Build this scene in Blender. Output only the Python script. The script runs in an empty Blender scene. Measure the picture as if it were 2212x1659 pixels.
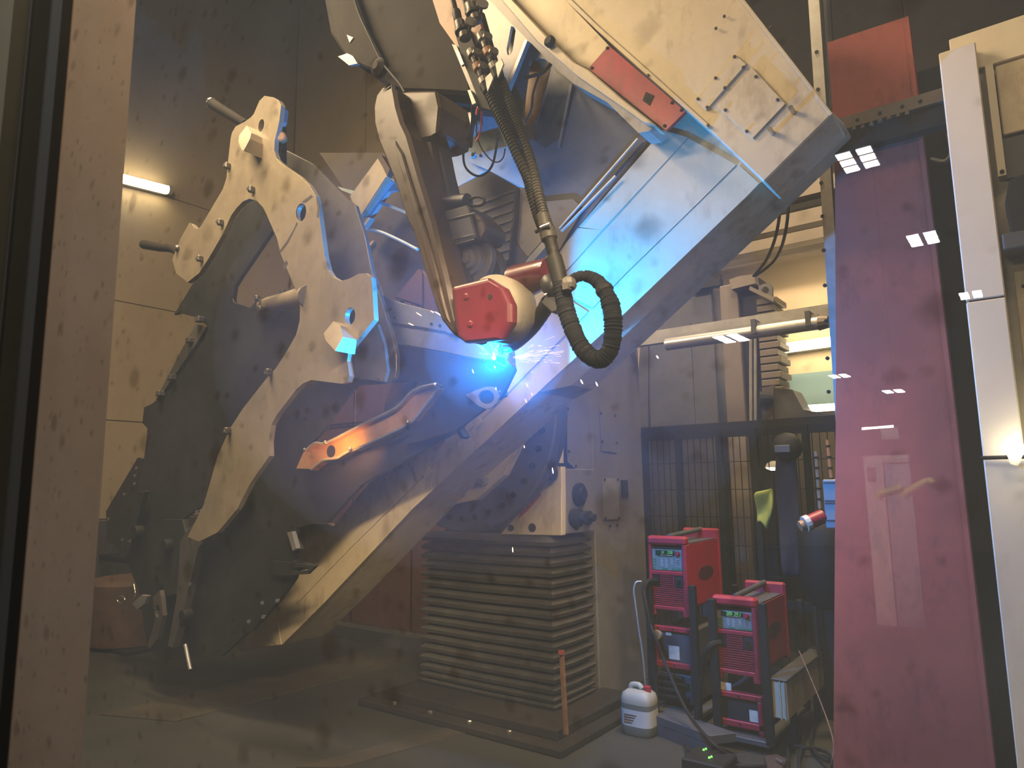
import bpy, bmesh, math, random
from mathutils import Vector, Matrix
from mathutils.geometry import tessellate_polygon
random.seed(7)
scene = bpy.context.scene
COL = scene.collection

# ------------------------------------------------------------------ camera
# world axes: X runs along the fronts of the machines, Y is depth into the cell, Z is up (metres)
CAM = Vector((0.0, 0.0, 1.45))
F = 1500.0
CR = (Matrix.Rotation(math.radians(36.87), 3, 'Z') @ Matrix.Rotation(math.radians(98.3), 3, 'X')
      @ Matrix.Rotation(math.radians(-0.75), 3, 'Z'))
cam_data = bpy.data.cameras.new('camera')
cam = bpy.data.objects.new('camera', cam_data)
COL.objects.link(cam)
cam.matrix_world = Matrix.Translation(CAM) @ CR.to_4x4()
cam_data.sensor_width = 36.0
cam_data.lens = 36.0 * F / 2212.0
cam_data.clip_start = 0.02
cam_data.dof.use_dof = True
cam_data.dof.focus_distance = 3.6
cam_data.dof.aperture_fstop = 9.0
scene.camera = cam

def ray(px, py):
    return CR @ Vector(((px - 1106.0) / F, -(py - 829.5) / F, -1.0))
def D(px, py, d):                       # point of the vertical plane Y = d seen at this pixel
    r = ray(px, py); return CAM + r * ((d - CAM.y) / r.y)
def S(px, py, s):                       # point of the vertical plane X = s
    r = ray(px, py); return CAM + r * ((s - CAM.x) / r.x)
def H(px, py, z):                       # point of the level plane Z = z
    r = ray(px, py); return CAM + r * ((z - CAM.z) / r.z)

# ------------------------------------------------------------------ light, world, exposure
scene.view_settings.view_transform = 'Standard'
scene.view_settings.look = 'None'
scene.view_settings.gamma = 1.0
scene.view_settings.use_curve_mapping = False
scene.view_settings.exposure = 0.0
cy = scene.cycles
cy.use_denoising = True
cy.max_bounces = 5; cy.diffuse_bounces = 2; cy.glossy_bounces = 2; cy.transmission_bounces = 2
cy.use_adaptive_sampling = True; cy.adaptive_threshold = 0.05; cy.adaptive_min_samples = 20
cy.volume_bounces = 0; cy.transparent_max_bounces = 12
cy.sample_clamp_indirect = 4.0
cy.caustics_reflective = False; cy.caustics_refractive = False

world = bpy.data.worlds.new('world'); scene.world = world
world.use_nodes = True
world.node_tree.nodes['Background'].inputs[0].default_value = (0.85, 0.9, 1.0, 1)
world.node_tree.nodes['Background'].inputs[1].default_value = 0.02

def area(name, loc, target, sx, sy, energy, color, spread=180):
    l = bpy.data.lights.new(name, 'AREA'); l.shape = 'RECTANGLE'
    l.size = sx; l.size_y = sy; l.energy = energy; l.color = color; l.spread = math.radians(spread)
    o = bpy.data.objects.new(name, l); COL.objects.link(o); o.location = loc
    o.rotation_euler = (Vector(target) - Vector(loc)).to_track_quat('-Z', 'Y').to_euler()
    return o
WARM = (1.0, 0.74, 0.44)
ARC = D(1078, 775, 2.549)                # the point where the torch burns
l = bpy.data.lights.new('arc_light', 'POINT'); l.energy = 340; l.color = (0.0, 0.28, 1.0); l.shadow_soft_size = 0.010
o = bpy.data.objects.new('arc_light', l); COL.objects.link(o); o.location = ARC
area('cell_ceiling_light', (-0.6, 0.9, 5.6), (-1.3, 3.2, 1.5), 1.6, 0.5, 16, WARM)
area('right_high_fill', (0.7, 1.2, 4.7), (0.3, 3.2, 1.6), 0.8, 0.4, 9, WARM, 120)  # added overhead to brighten the cream cabinet and red barrier
area('right_fill_light', (0.6, 1.5, 2.7), (-1.8, 3.2, 1.1), 0.3, 0.3, 8, WARM, 50)  # unseen fill without a fitting, lifts the middle of the slanted arm
area('window_fill_light', (-0.45, 0.57, 2.9), (-2.0, 3.5, 0.8), 0.8, 0.15, 12, WARM)  # added wide fill, raises the whole cell a little
area('window_narrow_fill', (-0.45, 0.57, 2.85), (-3.3, 3.0, 0.7), 0.8, 0.15, 20, WARM, 40)  # made-up narrow light over the window, aimed at the lower arm
area('left_ceiling_light', (-3.0, 0.62, 4.2), (-2.9, 3.0, 0.9), 1.6, 0.25, 78, WARM)
area('fence_fill_light', (-0.95, 3.72, 5.2), (-1.6, 4.6, 0.6), 0.8, 0.3, 48, WARM, 80)  # no known lamp here, put in to light the welding machines
area('far_ceiling_light', (-4.2, 1.2, 5.8), (-4.0, 4.0, 1.5), 1.6, 0.5, 300, WARM)
area('back_ceiling_light', (-1.6, 5.0, 5.2), (-1.6, 6.5, 1.4), 2.2, 0.4, 60, WARM, 85)
area('back_wall_light', (-0.9, 5.95, 2.75), (-0.9, 6.6, 2.7), 1.8, 0.2, 17, WARM)
area('hall_film_fill', (-0.6, -1.5, 4.3), (-0.4, 0.2, 1.4), 1.5, 1.5, 190, (1.0, 0.93, 0.82))  # extra area light that brightens the film on the glass

# ------------------------------------------------------------------ materials
MATS = {}
def mat(name, base, rough=0.55, metal=0.0, var=0.25, scale=6.0, bump=0.02, dirt=None, dirt_amt=0.0, spec=0.5, emit=None, emit_s=0.0, coat=0.0):
    if name in MATS: return MATS[name]
    m = bpy.data.materials.new(name); m.use_nodes = True
    nt = m.node_tree; N = nt.nodes; L = nt.links
    b = N['Principled BSDF']
    b.inputs['Roughness'].default_value = rough
    b.inputs['Metallic'].default_value = metal
    b.inputs['Specular IOR Level'].default_value = spec
    b.inputs['Coat Weight'].default_value = coat
    if emit:
        b.inputs['Base Color'].default_value = (*base, 1)
        b.inputs['Emission Color'].default_value = (*emit, 1); b.inputs['Emission Strength'].default_value = emit_s
        MATS[name] = m; return m
    tc = N.new('ShaderNodeTexCoord')
    n1 = N.new('ShaderNodeTexNoise'); n1.inputs['Scale'].default_value = scale; n1.inputs['Detail'].default_value = 5.0
    n1.inputs['Roughness'].default_value = 0.65
    L.new(tc.outputs['Object'], n1.inputs['Vector'])
    r1 = N.new('ShaderNodeValToRGB')
    lo = tuple(c * (1 - var) for c in base); hi = tuple(min(1, c * (1 + var * 0.7)) for c in base)
    r1.color_ramp.elements[0].position = 0.3; r1.color_ramp.elements[0].color = (*lo, 1)
    r1.color_ramp.elements[1].position = 0.7; r1.color_ramp.elements[1].color = (*hi, 1)
    L.new(n1.outputs['Fac'], r1.inputs['Fac'])
    col = r1.outputs['Color']
    if dirt:
        n2 = N.new('ShaderNodeTexNoise'); n2.inputs['Scale'].default_value = scale * 2.3; n2.inputs['Detail'].default_value = 8.0
        n2.inputs['Roughness'].default_value = 0.7
        mp = N.new('ShaderNodeMapping'); mp.inputs['Location'].default_value = (3.1, 1.7, 5.2); mp.inputs['Scale'].default_value = (1, 1, 0.45)
        L.new(tc.outputs['Object'], mp.inputs['Vector']); L.new(mp.outputs['Vector'], n2.inputs['Vector'])
        r2 = N.new('ShaderNodeMapRange'); r2.inputs['From Min'].default_value = 0.52; r2.inputs['From Max'].default_value = 0.72
        r2.inputs['To Max'].default_value = dirt_amt
        L.new(n2.outputs['Fac'], r2.inputs['Value'])
        mx = N.new('ShaderNodeMix'); mx.data_type = 'RGBA'
        L.new(r2.outputs['Result'], mx.inputs['Factor']); L.new(col, mx.inputs[6]); mx.inputs[7].default_value = (*dirt, 1)
        col = mx.outputs[2]
    L.new(col, b.inputs['Base Color'])
    if bump:
        bp = N.new('ShaderNodeBump'); bp.inputs['Strength'].default_value = bump * 10; bp.inputs['Distance'].default_value = 0.004
        n3 = N.new('ShaderNodeTexNoise'); n3.inputs['Scale'].default_value = scale * 12; n3.inputs['Detail'].default_value = 3
        L.new(tc.outputs['Object'], n3.inputs['Vector']); L.new(n3.outputs['Fac'], bp.inputs['Height']); L.new(bp.outputs['Normal'], b.inputs['Normal'])
    MATS[name] = m; return m

cream = mat('cream_paint', (0.50, 0.42, 0.29), 0.5, 0, 0.12, 3.0, 0.006, (0.16, 0.11, 0.06), 0.55)
cream_clean = mat('cream_cabinet_paint', (0.72, 0.64, 0.52), 0.5, 0, 0.08, 2.0, 0.004, (0.3, 0.2, 0.1), 0.25)
creamgrey = mat('grey_cream_paint', (0.34, 0.30, 0.24), 0.55, 0, 0.15, 4.0, 0.006, (0.10, 0.08, 0.06), 0.5)
steel = mat('blasted_steel', (0.33, 0.28, 0.21), 0.42, 0.35, 0.2, 5.0, 0.008, (0.16, 0.12, 0.09), 0.35)
columnm = mat('column_grey_paint', (0.135, 0.127, 0.118), 0.55, 0, 0.15, 3.0, 0.006, (0.09, 0.08, 0.07), 0.5)
dadom = mat('brown_dado', (0.055, 0.047, 0.040), 0.8, 0, 0.2, 3, 0.004, spec=0.2)
midsteel = mat('grey_steel', (0.12, 0.11, 0.105), 0.4, 0.4, 0.25, 6.0, 0.008)
darksteel = mat('dark_steel', (0.030, 0.031, 0.033), 0.45, 0.3, 0.35, 5.0, 0.008)  # near-black steel for the rear plates and small parts
bluesteel = mat('bare_bright_steel', (0.30, 0.30, 0.31), 0.38, 0.5, 0.2, 8.0, 0.01)
shiny = mat('shiny_steel', (0.55, 0.52, 0.48), 0.25, 0.9, 0.1, 10, 0.004)
channelm = mat('glow_orange_steel', (0.42, 0.24, 0.11), 0.35, 0.3, 0.25, 9, 0.006)  # the warm orange glow is put into this steel's base colour
red = mat('red_paint', (0.30, 0.020, 0.034), 0.33, 0, 0.15, 6, 0.004, (0.12, 0.03, 0.03), 0.45, coat=0.3)
wristshade = mat('wrist_shade_red', (0.095, 0.010, 0.022), 0.3, 0, 0.15, 6, 0.003, (0.06, 0.015, 0.02), 0.4, coat=0.4)  # darker copy of the red, holds the shade on the wrist
weldred = mat('welder_red_paint', (0.30, 0.014, 0.032), 0.42, 0, 0.12, 9, 0.004, (0.10, 0.02, 0.02), 0.5)
redwall = mat('dull_red_panel', (0.31, 0.070, 0.052), 0.6, 0, 0.18, 3, 0.006, (0.07, 0.02, 0.02), 0.5)
redbrown = mat('red_brown_sheet', (0.10, 0.045, 0.040), 0.7, 0, 0.25, 3, 0.006)
brown = mat('sooty_brown_paint', (0.048, 0.029, 0.027), 0.42, 0, 0.35, 5, 0.01, (0.03, 0.022, 0.02), 0.75)
orangebrown = mat('orange_brown_paint', (0.40, 0.20, 0.10), 0.5, 0, 0.25, 6, 0.01, (0.08, 0.05, 0.03), 0.6)
rustdrum = mat('rusty_drum', (0.085, 0.045, 0.026), 0.7, 0, 0.35, 6, 0.02)
darkshade = mat('matt_dark_shade', (0.022, 0.019, 0.016), 0.85, 0, 0.3, 4, 0.01, spec=0.15)  # near-black: shoulder's shade put into the colour, also plain dark levers and base
black = mat('black_paint', (0.010, 0.0095, 0.009), 0.65, 0, 0.3, 8, 0.005, spec=0.25)
rubber = mat('dusty_black_rubber', (0.014, 0.013, 0.012), 0.6, 0, 0.4, 12, 0.01, spec=0.2)
hosem = mat('grey_brown_hose', (0.032, 0.029, 0.025), 0.55, 0, 0.35, 15, 0.01, spec=0.25)
wrap = mat('cloth_hose_wrap', (0.013, 0.014, 0.018), 0.85, 0, 0.4, 25, 0.04, spec=0.1)
bellow = mat('dusty_bellows_cloth', (0.036, 0.033, 0.032), 0.8, 0, 0.4, 5, 0.015, (0.02, 0.02, 0.02), 0.7)
arcgrey = mat('arc_tinted_grey', (0.26, 0.33, 0.36), 0.5, 0, 0.12, 6, 0.004, (0.12, 0.13, 0.13), 0.3)  # part of the arc's blue light is mixed into this grey
alu = mat('aluminium', (0.50, 0.50, 0.50), 0.35, 0.6, 0.12, 6, 0.004)
galv = mat('galvanised_steel', (0.34, 0.33, 0.31), 0.45, 0.5, 0.2, 10, 0.006)
darkgrey = mat('dark_machine_grey', (0.055, 0.055, 0.060), 0.55, 0, 0.3, 4, 0.006)
floorm = mat('sooty_concrete', (0.022, 0.022, 0.018), 0.75, 0, 0.4, 1.6, 0.02, (0.020, 0.020, 0.018), 0.7)
floor_tan = mat('worn_floor_paint', (0.036, 0.030, 0.020), 0.75, 0, 0.4, 3, 0.02)
walltan = mat('tan_wall_panel', (0.40, 0.325, 0.235), 0.7, 0, 0.08, 1.2, 0.004, (0.2, 0.15, 0.1), 0.2)
wallback = mat('back_wall_sheet', (0.30, 0.24, 0.17), 0.7, 0, 0.12, 1.2, 0.004)
wallblue = mat('blue_wall_stripe', (0.14, 0.23, 0.27), 0.6, 0, 0.1, 2, 0.004)
ceilm = mat('sooty_ceiling', (0.085, 0.075, 0.058), 0.8, 0, 0.3, 1.5, 0.01)
beamm = mat('brown_grey_beam', (0.13, 0.105, 0.085), 0.6, 0, 0.2, 3, 0.006)
white = mat('white_plastic', (0.42, 0.42, 0.40), 0.5, 0, 0.1, 8, 0.003)
label_m = mat('paper_label', (0.60, 0.55, 0.45), 0.6, 0, 0.25, 30, 0.0)
boxgrey = mat('grey_plastic_box', (0.27, 0.28, 0.29), 0.5, 0, 0.08, 4, 0.003)
canm = mat('milky_plastic', (0.30, 0.29, 0.24), 0.45, 0, 0.12, 8, 0.004)
canliq = mat('dark_liquid_band', (0.12, 0.125, 0.105), 0.4, 0, 0.1, 8, 0.0)
wood = mat('weathered_wood', (0.16, 0.08, 0.045), 0.7, 0, 0.35, 22, 0.02)
hiviz = mat('hi_vis_yellow_cloth', (0.30, 0.34, 0.07), 0.8, 0, 0.2, 14, 0.02)
clothdk = mat('dark_blue_work_cloth', (0.016, 0.017, 0.026), 0.85, 0, 0.3, 14, 0.03)
panelgrn = mat('grey_green_control_panel', (0.155, 0.18, 0.155), 0.5, 0, 0.1, 20, 0.0)
greenkey = mat('green_key', (0.03, 0.16, 0.08), 0.5, 0, 0.1, 20, 0.0)
screen = mat('dark_green_screen', (0.006, 0.03, 0.02), 0.3, 0, 0.1, 20, 0.0)
fencem = mat('dark_green_fence_paint', (0.009, 0.012, 0.011), 0.7, 0, 0.2, 8, 0.0, spec=0.2)
gasket = mat('black_rubber_gasket', (0.004, 0.004, 0.004), 0.7, 0, 0.2, 8, 0.0)
framem = mat('olive_frame_paint', (0.055, 0.050, 0.034), 0.6, 0, 0.15, 6, 0.004)
jambm = mat('tan_jamb_paint', (0.55, 0.40, 0.28), 0.7, 0, 0.12, 9, 0.004, (0.5, 0.3, 0.2), 0.3)
redcable = mat('red_wire', (0.55, 0.03, 0.03), 0.5, 0, 0.1, 8, 0.0)
logom = mat('dark_red_oval_print', (0.065, 0.012, 0.014), 0.5, 0, 0.3, 40, 0.0)
warmtube = mat('warm_light_tube', (1, 1, 1), 0.5, emit=(1.0, 0.80, 0.45), emit_s=26.0)
whitetube = mat('white_light_tube', (1, 1, 1), 0.5, emit=(1.0, 0.90, 0.62), emit_s=22.0)
hallled = mat('hall_lamp_diffuser', (1, 1, 1), 0.5, emit=(0.95, 1.0, 0.93), emit_s=60.0)
ledgreen = mat('green_indicator', (0.1, 0.5, 0.1), 0.5, emit=(0.25, 1.0, 0.12), emit_s=1.6)
digit = mat('glowing_digits', (0.1, 0.4, 0.1), 0.5, emit=(0.22, 0.9, 0.16), emit_s=0.55)
digitw = mat('lit_indicator_row', (0.4, 0.4, 0.3), 0.5, emit=(0.9, 0.95, 0.75), emit_s=0.5)
arcm = mat('arc_core', (1, 1, 1), 0.5, emit=(0.45, 0.85, 1.0), emit_s=45.0)
sparkm = mat('orange_spark', (1, 1, 1), 0.5, emit=(1.0, 0.42, 0.22), emit_s=5.0)
sparkw = mat('white_hot_spark', (1, 1, 1), 0.5, emit=(1.0, 0.62, 0.45), emit_s=1.7)
sparkb = mat('blue_white_spark', (1, 1, 1), 0.5, emit=(0.6, 0.85, 1.0), emit_s=1.6)

# ------------------------------------------------------------------ mesh helpers
ORG = {}                                # world position of the origin of every root and part
class MB:
    def __init__(self): self.v = []; self.f = []
    def add(self, vs, fs):
        o = len(self.v); self.v += [Vector(p) for p in vs]; self.f += [tuple(i + o for i in f) for f in fs]; return self
    def box(self, x0, x1, y0, y1, z0, z1):
        return self.add([(x0, y0, z0), (x1, y0, z0), (x1, y1, z0), (x0, y1, z0), (x0, y0, z1), (x1, y0, z1), (x1, y1, z1), (x0, y1, z1)],
                        [(0, 3, 2, 1), (4, 5, 6, 7), (0, 1, 5, 4), (1, 2, 6, 5), (2, 3, 7, 6), (3, 0, 4, 7)])
    def hexa(self, a, b):               # two quads joined into a solid
        n = len(a)
        return self.add(list(a) + list(b), [tuple(range(n)), tuple(range(2 * n - 1, n - 1, -1))] + [(i, i + n, (i + 1) % n + n, (i + 1) % n) for i in range(n)])
    def prism(self, pts, vec, holes=()):
        loops = [[Vector(p) for p in pts]] + [[Vector(p) for p in h] for h in holes]
        flat = [p for lp in loops for p in lp]; n = len(flat); vec = Vector(vec)
        tris = tessellate_polygon(loops)
        fs = [tuple(t) for t in tris] + [tuple(i + n for i in reversed(t)) for t in tris]
        k = 0
        for lp in loops:
            m = len(lp)
            fs += [(k + i, k + (i + 1) % m, k + (i + 1) % m + n, k + i + n) for i in range(m)]
            k += m
        return self.add(flat + [p + vec for p in flat], fs)
    def tube(self, pts, r, seg=10, smooth=0, rfun=None, cap=True):
        pts = [Vector(p) for p in pts]
        if smooth: pts = catmull(pts, smooth)
        n = len(pts); rings = []; up = None
        for i, p in enumerate(pts):
            t = (pts[min(i + 1, n - 1)] - pts[max(i - 1, 0)]).normalized()
            if up is None:
                up = Vector((0, 0, 1)) if abs(t.z) < 0.9 else Vector((1, 0, 0))
            u = (up - t * up.dot(t)).normalized(); w = t.cross(u); up = u
            rr = rfun(i / max(1, n - 1), i) if rfun else r
            rings.append([p + (u * math.cos(2 * math.pi * k / seg) + w * math.sin(2 * math.pi * k / seg)) * rr for k in range(seg)])
        vs = [q for rg in rings for q in rg]; fs = []
        for i in range(n - 1):
            for k in range(seg):
                a = i * seg + k; b = i * seg + (k + 1) % seg
                fs.append((a, b, b + seg, a + seg))
        if cap: fs += [tuple(range(seg - 1, -1, -1)), tuple((n - 1) * seg + k for k in range(seg))]
        return self.add(vs, fs)
    def cyl(self, a, b, r, r2=None, seg=16):
        r2 = r if r2 is None else r2
        return self.tube([a, b], r, seg, rfun=lambda t, i: r if i == 0 else r2)
    def lathe(self, a, axis, prof, seg=24):      # prof: (distance along axis, radius)
        a = Vector(a); axis = Vector(axis).normalized()
        return self.tube([a + axis * h for h, _ in prof], 0, seg, rfun=lambda t, i: prof[i][1])
    def build(self, name, m, parent=None, bevel=0.0, smooth=False, seg=1):
        if parent is not None: org = ORG[parent]
        else:
            n = len(self.v); org = sum(self.v, Vector()) / n; org.z = min(p.z for p in self.v)
        me = bpy.data.meshes.new(name)
        me.from_pydata([p - org for p in self.v], [], self.f)
        bm = bmesh.new(); bm.from_mesh(me)
        bmesh.ops.recalc_face_normals(bm, faces=bm.faces)
        bm.to_mesh(me); bm.free()
        me.materials.append(m)
        o = bpy.data.objects.new(name, me); COL.objects.link(o)
        if smooth:
            for p in me.polygons: p.use_smooth = True
            try:
                me.set_sharp_from_angle(angle=math.radians(40))
            except Exception: pass
        if bevel:
            b = o.modifiers.new('bevel', 'BEVEL'); b.width = bevel; b.segments = seg; b.limit_method = 'ANGLE'; b.angle_limit = math.radians(40)
        if parent is not None: o.parent = parent
        else: o.location = org
        ORG[o] = org
        return o
def catmull(P, k):
    out = []; n = len(P)
    for i in range(n - 1):
        p0 = P[max(i - 1, 0)]; p1 = P[i]; p2 = P[i + 1]; p3 = P[min(i + 2, n - 1)]
        for j in range(k):
            t = j / k
            out.append(0.5 * ((2 * p1) + (p2 - p0) * t + (2 * p0 - 5 * p1 + 4 * p2 - p3) * t * t + (3 * p1 - p0 - 3 * p2 + p3) * t ** 3))
    out.append(P[-1]); return out
def chaikin(P, it=1):
    for _ in range(it):
        Q = []
        for i in range(len(P)):
            a = P[i]; b = P[(i + 1) % len(P)]
            Q += [(a[0] * .75 + b[0] * .25, a[1] * .75 + b[1] * .25), (a[0] * .25 + b[0] * .75, a[1] * .25 + b[1] * .75)]
        P = Q
    return P
def DD(P, d, it=0):
    if it: P = chaikin(P, it)
    return [D(x, y, d) for x, y in P]
def oval(cx, cy_, rx, ry, n=16, rot=0.0):
    c, s_ = math.cos(rot), math.sin(rot)
    return [(cx + rx * math.cos(a) * c - ry * math.sin(a) * s_, cy_ + rx * math.cos(a) * s_ + ry * math.sin(a) * c) for a in [2 * math.pi * i / n for i in range(n)]]
def plate(P, d, th, name, m, parent, holes=(), it=0, bevel=0.0):
    return MB().prism(DD(P, d, it), (0, th, 0), [DD(h, d) for h in holes]).build(name, m, parent, bevel)
def thing(name, label, cat, loc, group=None):
    o = bpy.data.objects.new(name, None); COL.objects.link(o); o.location = Vector(loc); o.empty_display_size = 0.1
    o['label'] = label; o['category'] = cat
    if group: o['group'] = group
    ORG[o] = Vector(loc); return o
def tag(o, label, cat, group=None, kind=None):
    o['label'] = label; o['category'] = cat
    if group: o['group'] = group
    if kind: o['kind'] = kind
    return o
def struct(o, label=None):
    o['kind'] = 'structure'
    if label: o['label'] = label
    return o
def copy_tree(o, parent=None):
    c = o.copy(); COL.objects.link(c); ORG[c] = ORG[o]
    if parent is not None: c.parent = parent
    for ch in list(o.children):
        k = copy_tree(ch, c)
        k.matrix_parent_inverse = ch.matrix_parent_inverse.copy()
    return c
def bolt(p, axis, r, h, name, m, parent):       # hexagonal head with a domed tip
    a = Vector(p); ax = Vector(axis).normalized()
    return MB().lathe(a, ax, [(0, r), (h * .8, r), (h, r * .75)], 6).build(name, m, parent)
def text_mesh(s, size, m, name, parent, loc, rot, extrude=0.001, shear=0.0):
    c = bpy.data.curves.new(name, 'FONT'); c.body = s; c.size = size; c.extrude = extrude; c.align_x = 'CENTER'; c.align_y = 'CENTER'; c.shear = shear
    o = bpy.data.objects.new(name, c); c.materials.append(m); COL.objects.link(o)
    bpy.context.view_layer.update()
    me = bpy.data.meshes.new_from_object(o); bpy.data.objects.remove(o); bpy.data.curves.remove(c)
    o = bpy.data.objects.new(name, me); COL.objects.link(o)
    if parent is not None: o.parent = parent; o.location = Vector(loc) - ORG[parent]
    else: o.location = loc
    o.rotation_euler = rot; ORG[o] = Vector(loc); return o
Y1 = (0, 1, 0)
# ================================================================== the setting
SL, DB, ZC = -9.3, 6.5, 9.6             # left wall, back wall, ceiling
struct(MB().box(-10, 5, -16.5, 7.2, -0.2, 0).build('floor', floorm))
fl = bpy.data.objects['floor']
# worn tan strips and a shallow kerb on the floor
for k, (pts) in enumerate([[(215, 1545), (760, 1415), (900, 1425), (380, 1560)], [(640, 1659), (1010, 1560), (1040, 1575), (740, 1659)]]):
    MB().prism([H(x, y, 0.0) for x, y in pts], (0, 0, 0.006)).build('floor_strip', floor_tan, fl)
struct(MB().box(-10, 5, -16.5, 7.2, ZC, ZC + 0.2).build('ceiling', ceilm))
ce = bpy.data.objects['ceiling']
for k in range(9):                       # ribs of the roof sheet
    MB().box(-10 + k * 1.6, -9.9 + k * 1.6, 0.5, 6.5, ZC - 0.12, ZC).build('roof_rib', ceilm, ce)
wl = struct(MB().box(SL - 0.2, SL - 0.02, -16.5, DB, 0, ZC).build('wall_left', wallback))
zrow = [1.1, S(240, 908, SL).z, S(255, 650, SL).z, S(255, 650, SL).z + 1.6, ZC]
for i in range(len(zrow) - 1):
    for (a, b) in ((0.6, 3.6), (3.6, 6.49)):
        MB().box(SL - 0.02, SL, a + 0.008, b - 0.008, zrow[i] + 0.008, zrow[i + 1] - 0.008).build('panel', walltan, wl)
MB().box(SL - 0.02, SL + 0.03, 0.6, 6.49, 0, 1.08).build('plinth_panel', darkgrey, wl)
wb = struct(MB().box(SL - 0.2, 5, DB + 0.02, DB + 0.2, 0, ZC).build('wall_back', wallback))
for k in range(8):
    zs = D(1740, 545, DB).z
    MB().box(SL + k * 1.75 + 0.008, SL + (k + 1) * 1.75 - 0.008, DB, DB + 0.02, 0.9, zs - .008).build('panel', walltan, wb)
    MB().box(SL + k * 1.75 + 0.008, SL + (k + 1) * 1.75 - 0.008, DB, DB + 0.02, zs + .008, ZC).build('panel', walltan if k < 3 else dadom, wb)
MB().box(-4.2, 2.0, DB - 0.02, DB, D(1745, 890, DB).z, D(1745, 806, DB).z).build('blue_stripe', walltan, wb).data.materials[0] = wallblue
MB().box(-4.2, 5, DB - 0.03, DB + 0.01, 0, D(1745, 890, DB).z - 0.01).build('dark_dado', dadom, wb)
struct(MB().box(5, 5.2, -16.5, 7.2, 0, ZC).build('wall_right', wallback))
# the partition with the window the photograph is taken through
wf = struct(MB().box(-9.3, -1.4, 0.22, 0.42, 0, ZC).box(1.2, 5, 0.22, 0.42, 0, ZC).box(-1.4, 1.2, 0.22, 0.42, 2.7, ZC).box(-1.4, 1.2, 0.22, 0.42, 0, 0.75).build('wall_front', framem))
struct(MB().box(-10, 5, -16.7, -16.5, 0, ZC).build('wall_hall', wallback))
# window: glass pane with greasy film and soot spots, frame on its left
gm = bpy.data.materials.new('sooty_window_glass'); gm.use_nodes = True
nt = gm.node_tree; N = nt.nodes; L = nt.links
for n in list(N): N.remove(n)
out = N.new('ShaderNodeOutputMaterial'); tc = N.new('ShaderNodeTexCoord')
tr = N.new('ShaderNodeBsdfTransparent'); tr.inputs[0].default_value = (0.95, 0.95, 0.92, 1)
film = N.new('ShaderNodeBsdfDiffuse'); film.inputs[0].default_value = (0.60, 0.61, 0.61, 1)
soot = N.new('ShaderNodeBsdfDiffuse'); soot.inputs[0].default_value = (0.035, 0.026, 0.018, 1)
gl = N.new('ShaderNodeBsdfGlossy'); gl.inputs['Roughness'].default_value = 0.0
def soft_spots(scale, size, soft, seed):
    mp = N.new('ShaderNodeMapping'); mp.inputs['Location'].default_value = seed
    nz = N.new('ShaderNodeTexNoise'); nz.inputs['Scale'].default_value = scale * 2.5; nz.inputs['Detail'].default_value = 2
    L.new(tc.outputs['Object'], mp.inputs['Vector']); L.new(mp.outputs['Vector'], nz.inputs['Vector'])
    add = N.new('ShaderNodeMix'); add.data_type = 'RGBA'; add.blend_type = 'LINEAR_LIGHT'; add.inputs[0].default_value = 0.004
    L.new(mp.outputs['Vector'], add.inputs[6]); L.new(nz.outputs['Color'], add.inputs[7])
    v = N.new('ShaderNodeTexVoronoi'); v.inputs['Scale'].default_value = scale; v.inputs['Randomness'].default_value = 1.0
    L.new(add.outputs[2], v.inputs['Vector'])
    sep = N.new('ShaderNodeSeparateColor'); L.new(v.outputs['Color'], sep.inputs[0])
    rr = N.new('ShaderNodeMath'); rr.operation = 'MULTIPLY_ADD'; rr.inputs[1].default_value = size; rr.inputs[2].default_value = -size * 0.35
    L.new(sep.outputs[0], rr.inputs[0])
    df = N.new('ShaderNodeMath'); df.operation = 'SUBTRACT'; L.new(rr.outputs[0], df.inputs[0]); L.new(v.outputs['Distance'], df.inputs[1])
    mr = N.new('ShaderNodeMapRange'); mr.inputs['From Min'].default_value = -soft; mr.inputs['From Max'].default_value = soft
    mr.interpolation_type = 'SMOOTHSTEP'
    L.new(df.outputs[0], mr.inputs['Value']); 
    k = N.new('ShaderNodeMath'); k.operation = 'MULTIPLY'; L.new(mr.outputs[0], k.inputs[0]); L.new(sep.outputs[1], k.inputs[1])
    return k.outputs[0]
a1 = soft_spots(34.0, 0.50, 0.14, (0.3, 0.0, 0.2)); a2 = soft_spots(75.0, 0.42, 0.14, (1.3, 0.0, 0.7))
mxs = N.new('ShaderNodeMath'); mxs.operation = 'MAXIMUM'; L.new(a1, mxs.inputs[0]); L.new(a2, mxs.inputs[1])
sf = N.new('ShaderNodeMath'); sf.operation = 'MULTIPLY'; sf.inputs[1].default_value = 0.42; L.new(mxs.outputs[0], sf.inputs[0])
hz = N.new('ShaderNodeTexNoise'); hz.inputs['Scale'].default_value = 4.0; hz.inputs['Detail'].default_value = 2.0
L.new(tc.outputs['Object'], hz.inputs['Vector'])
hr = N.new('ShaderNodeMapRange'); hr.inputs['From Min'].default_value = 0.3; hr.inputs['From Max'].default_value = 0.7
hr.inputs['To Min'].default_value = 0.055; hr.inputs['To Max'].default_value = 0.085
L.new(hz.outputs['Fac'], hr.inputs['Value'])
m1 = N.new('ShaderNodeMixShader'); L.new(hr.outputs[0], m1.inputs[0]); L.new(tr.outputs[0], m1.inputs[1]); L.new(film.outputs[0], m1.inputs[2])
m2 = N.new('ShaderNodeMixShader'); L.new(sf.outputs[0], m2.inputs[0]); L.new(m1.outputs[0], m2.inputs[1]); L.new(soot.outputs[0], m2.inputs[2])
m3 = N.new('ShaderNodeMixShader'); m3.inputs[0].default_value = 0.045; L.new(m2.outputs[0], m3.inputs[1]); L.new(gl.outputs[0], m3.inputs[2])
L.new(m3.outputs[0], out.inputs['Surface'])
clear = bpy.data.materials.new('clear_glass_face'); clear.use_nodes = True
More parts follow.
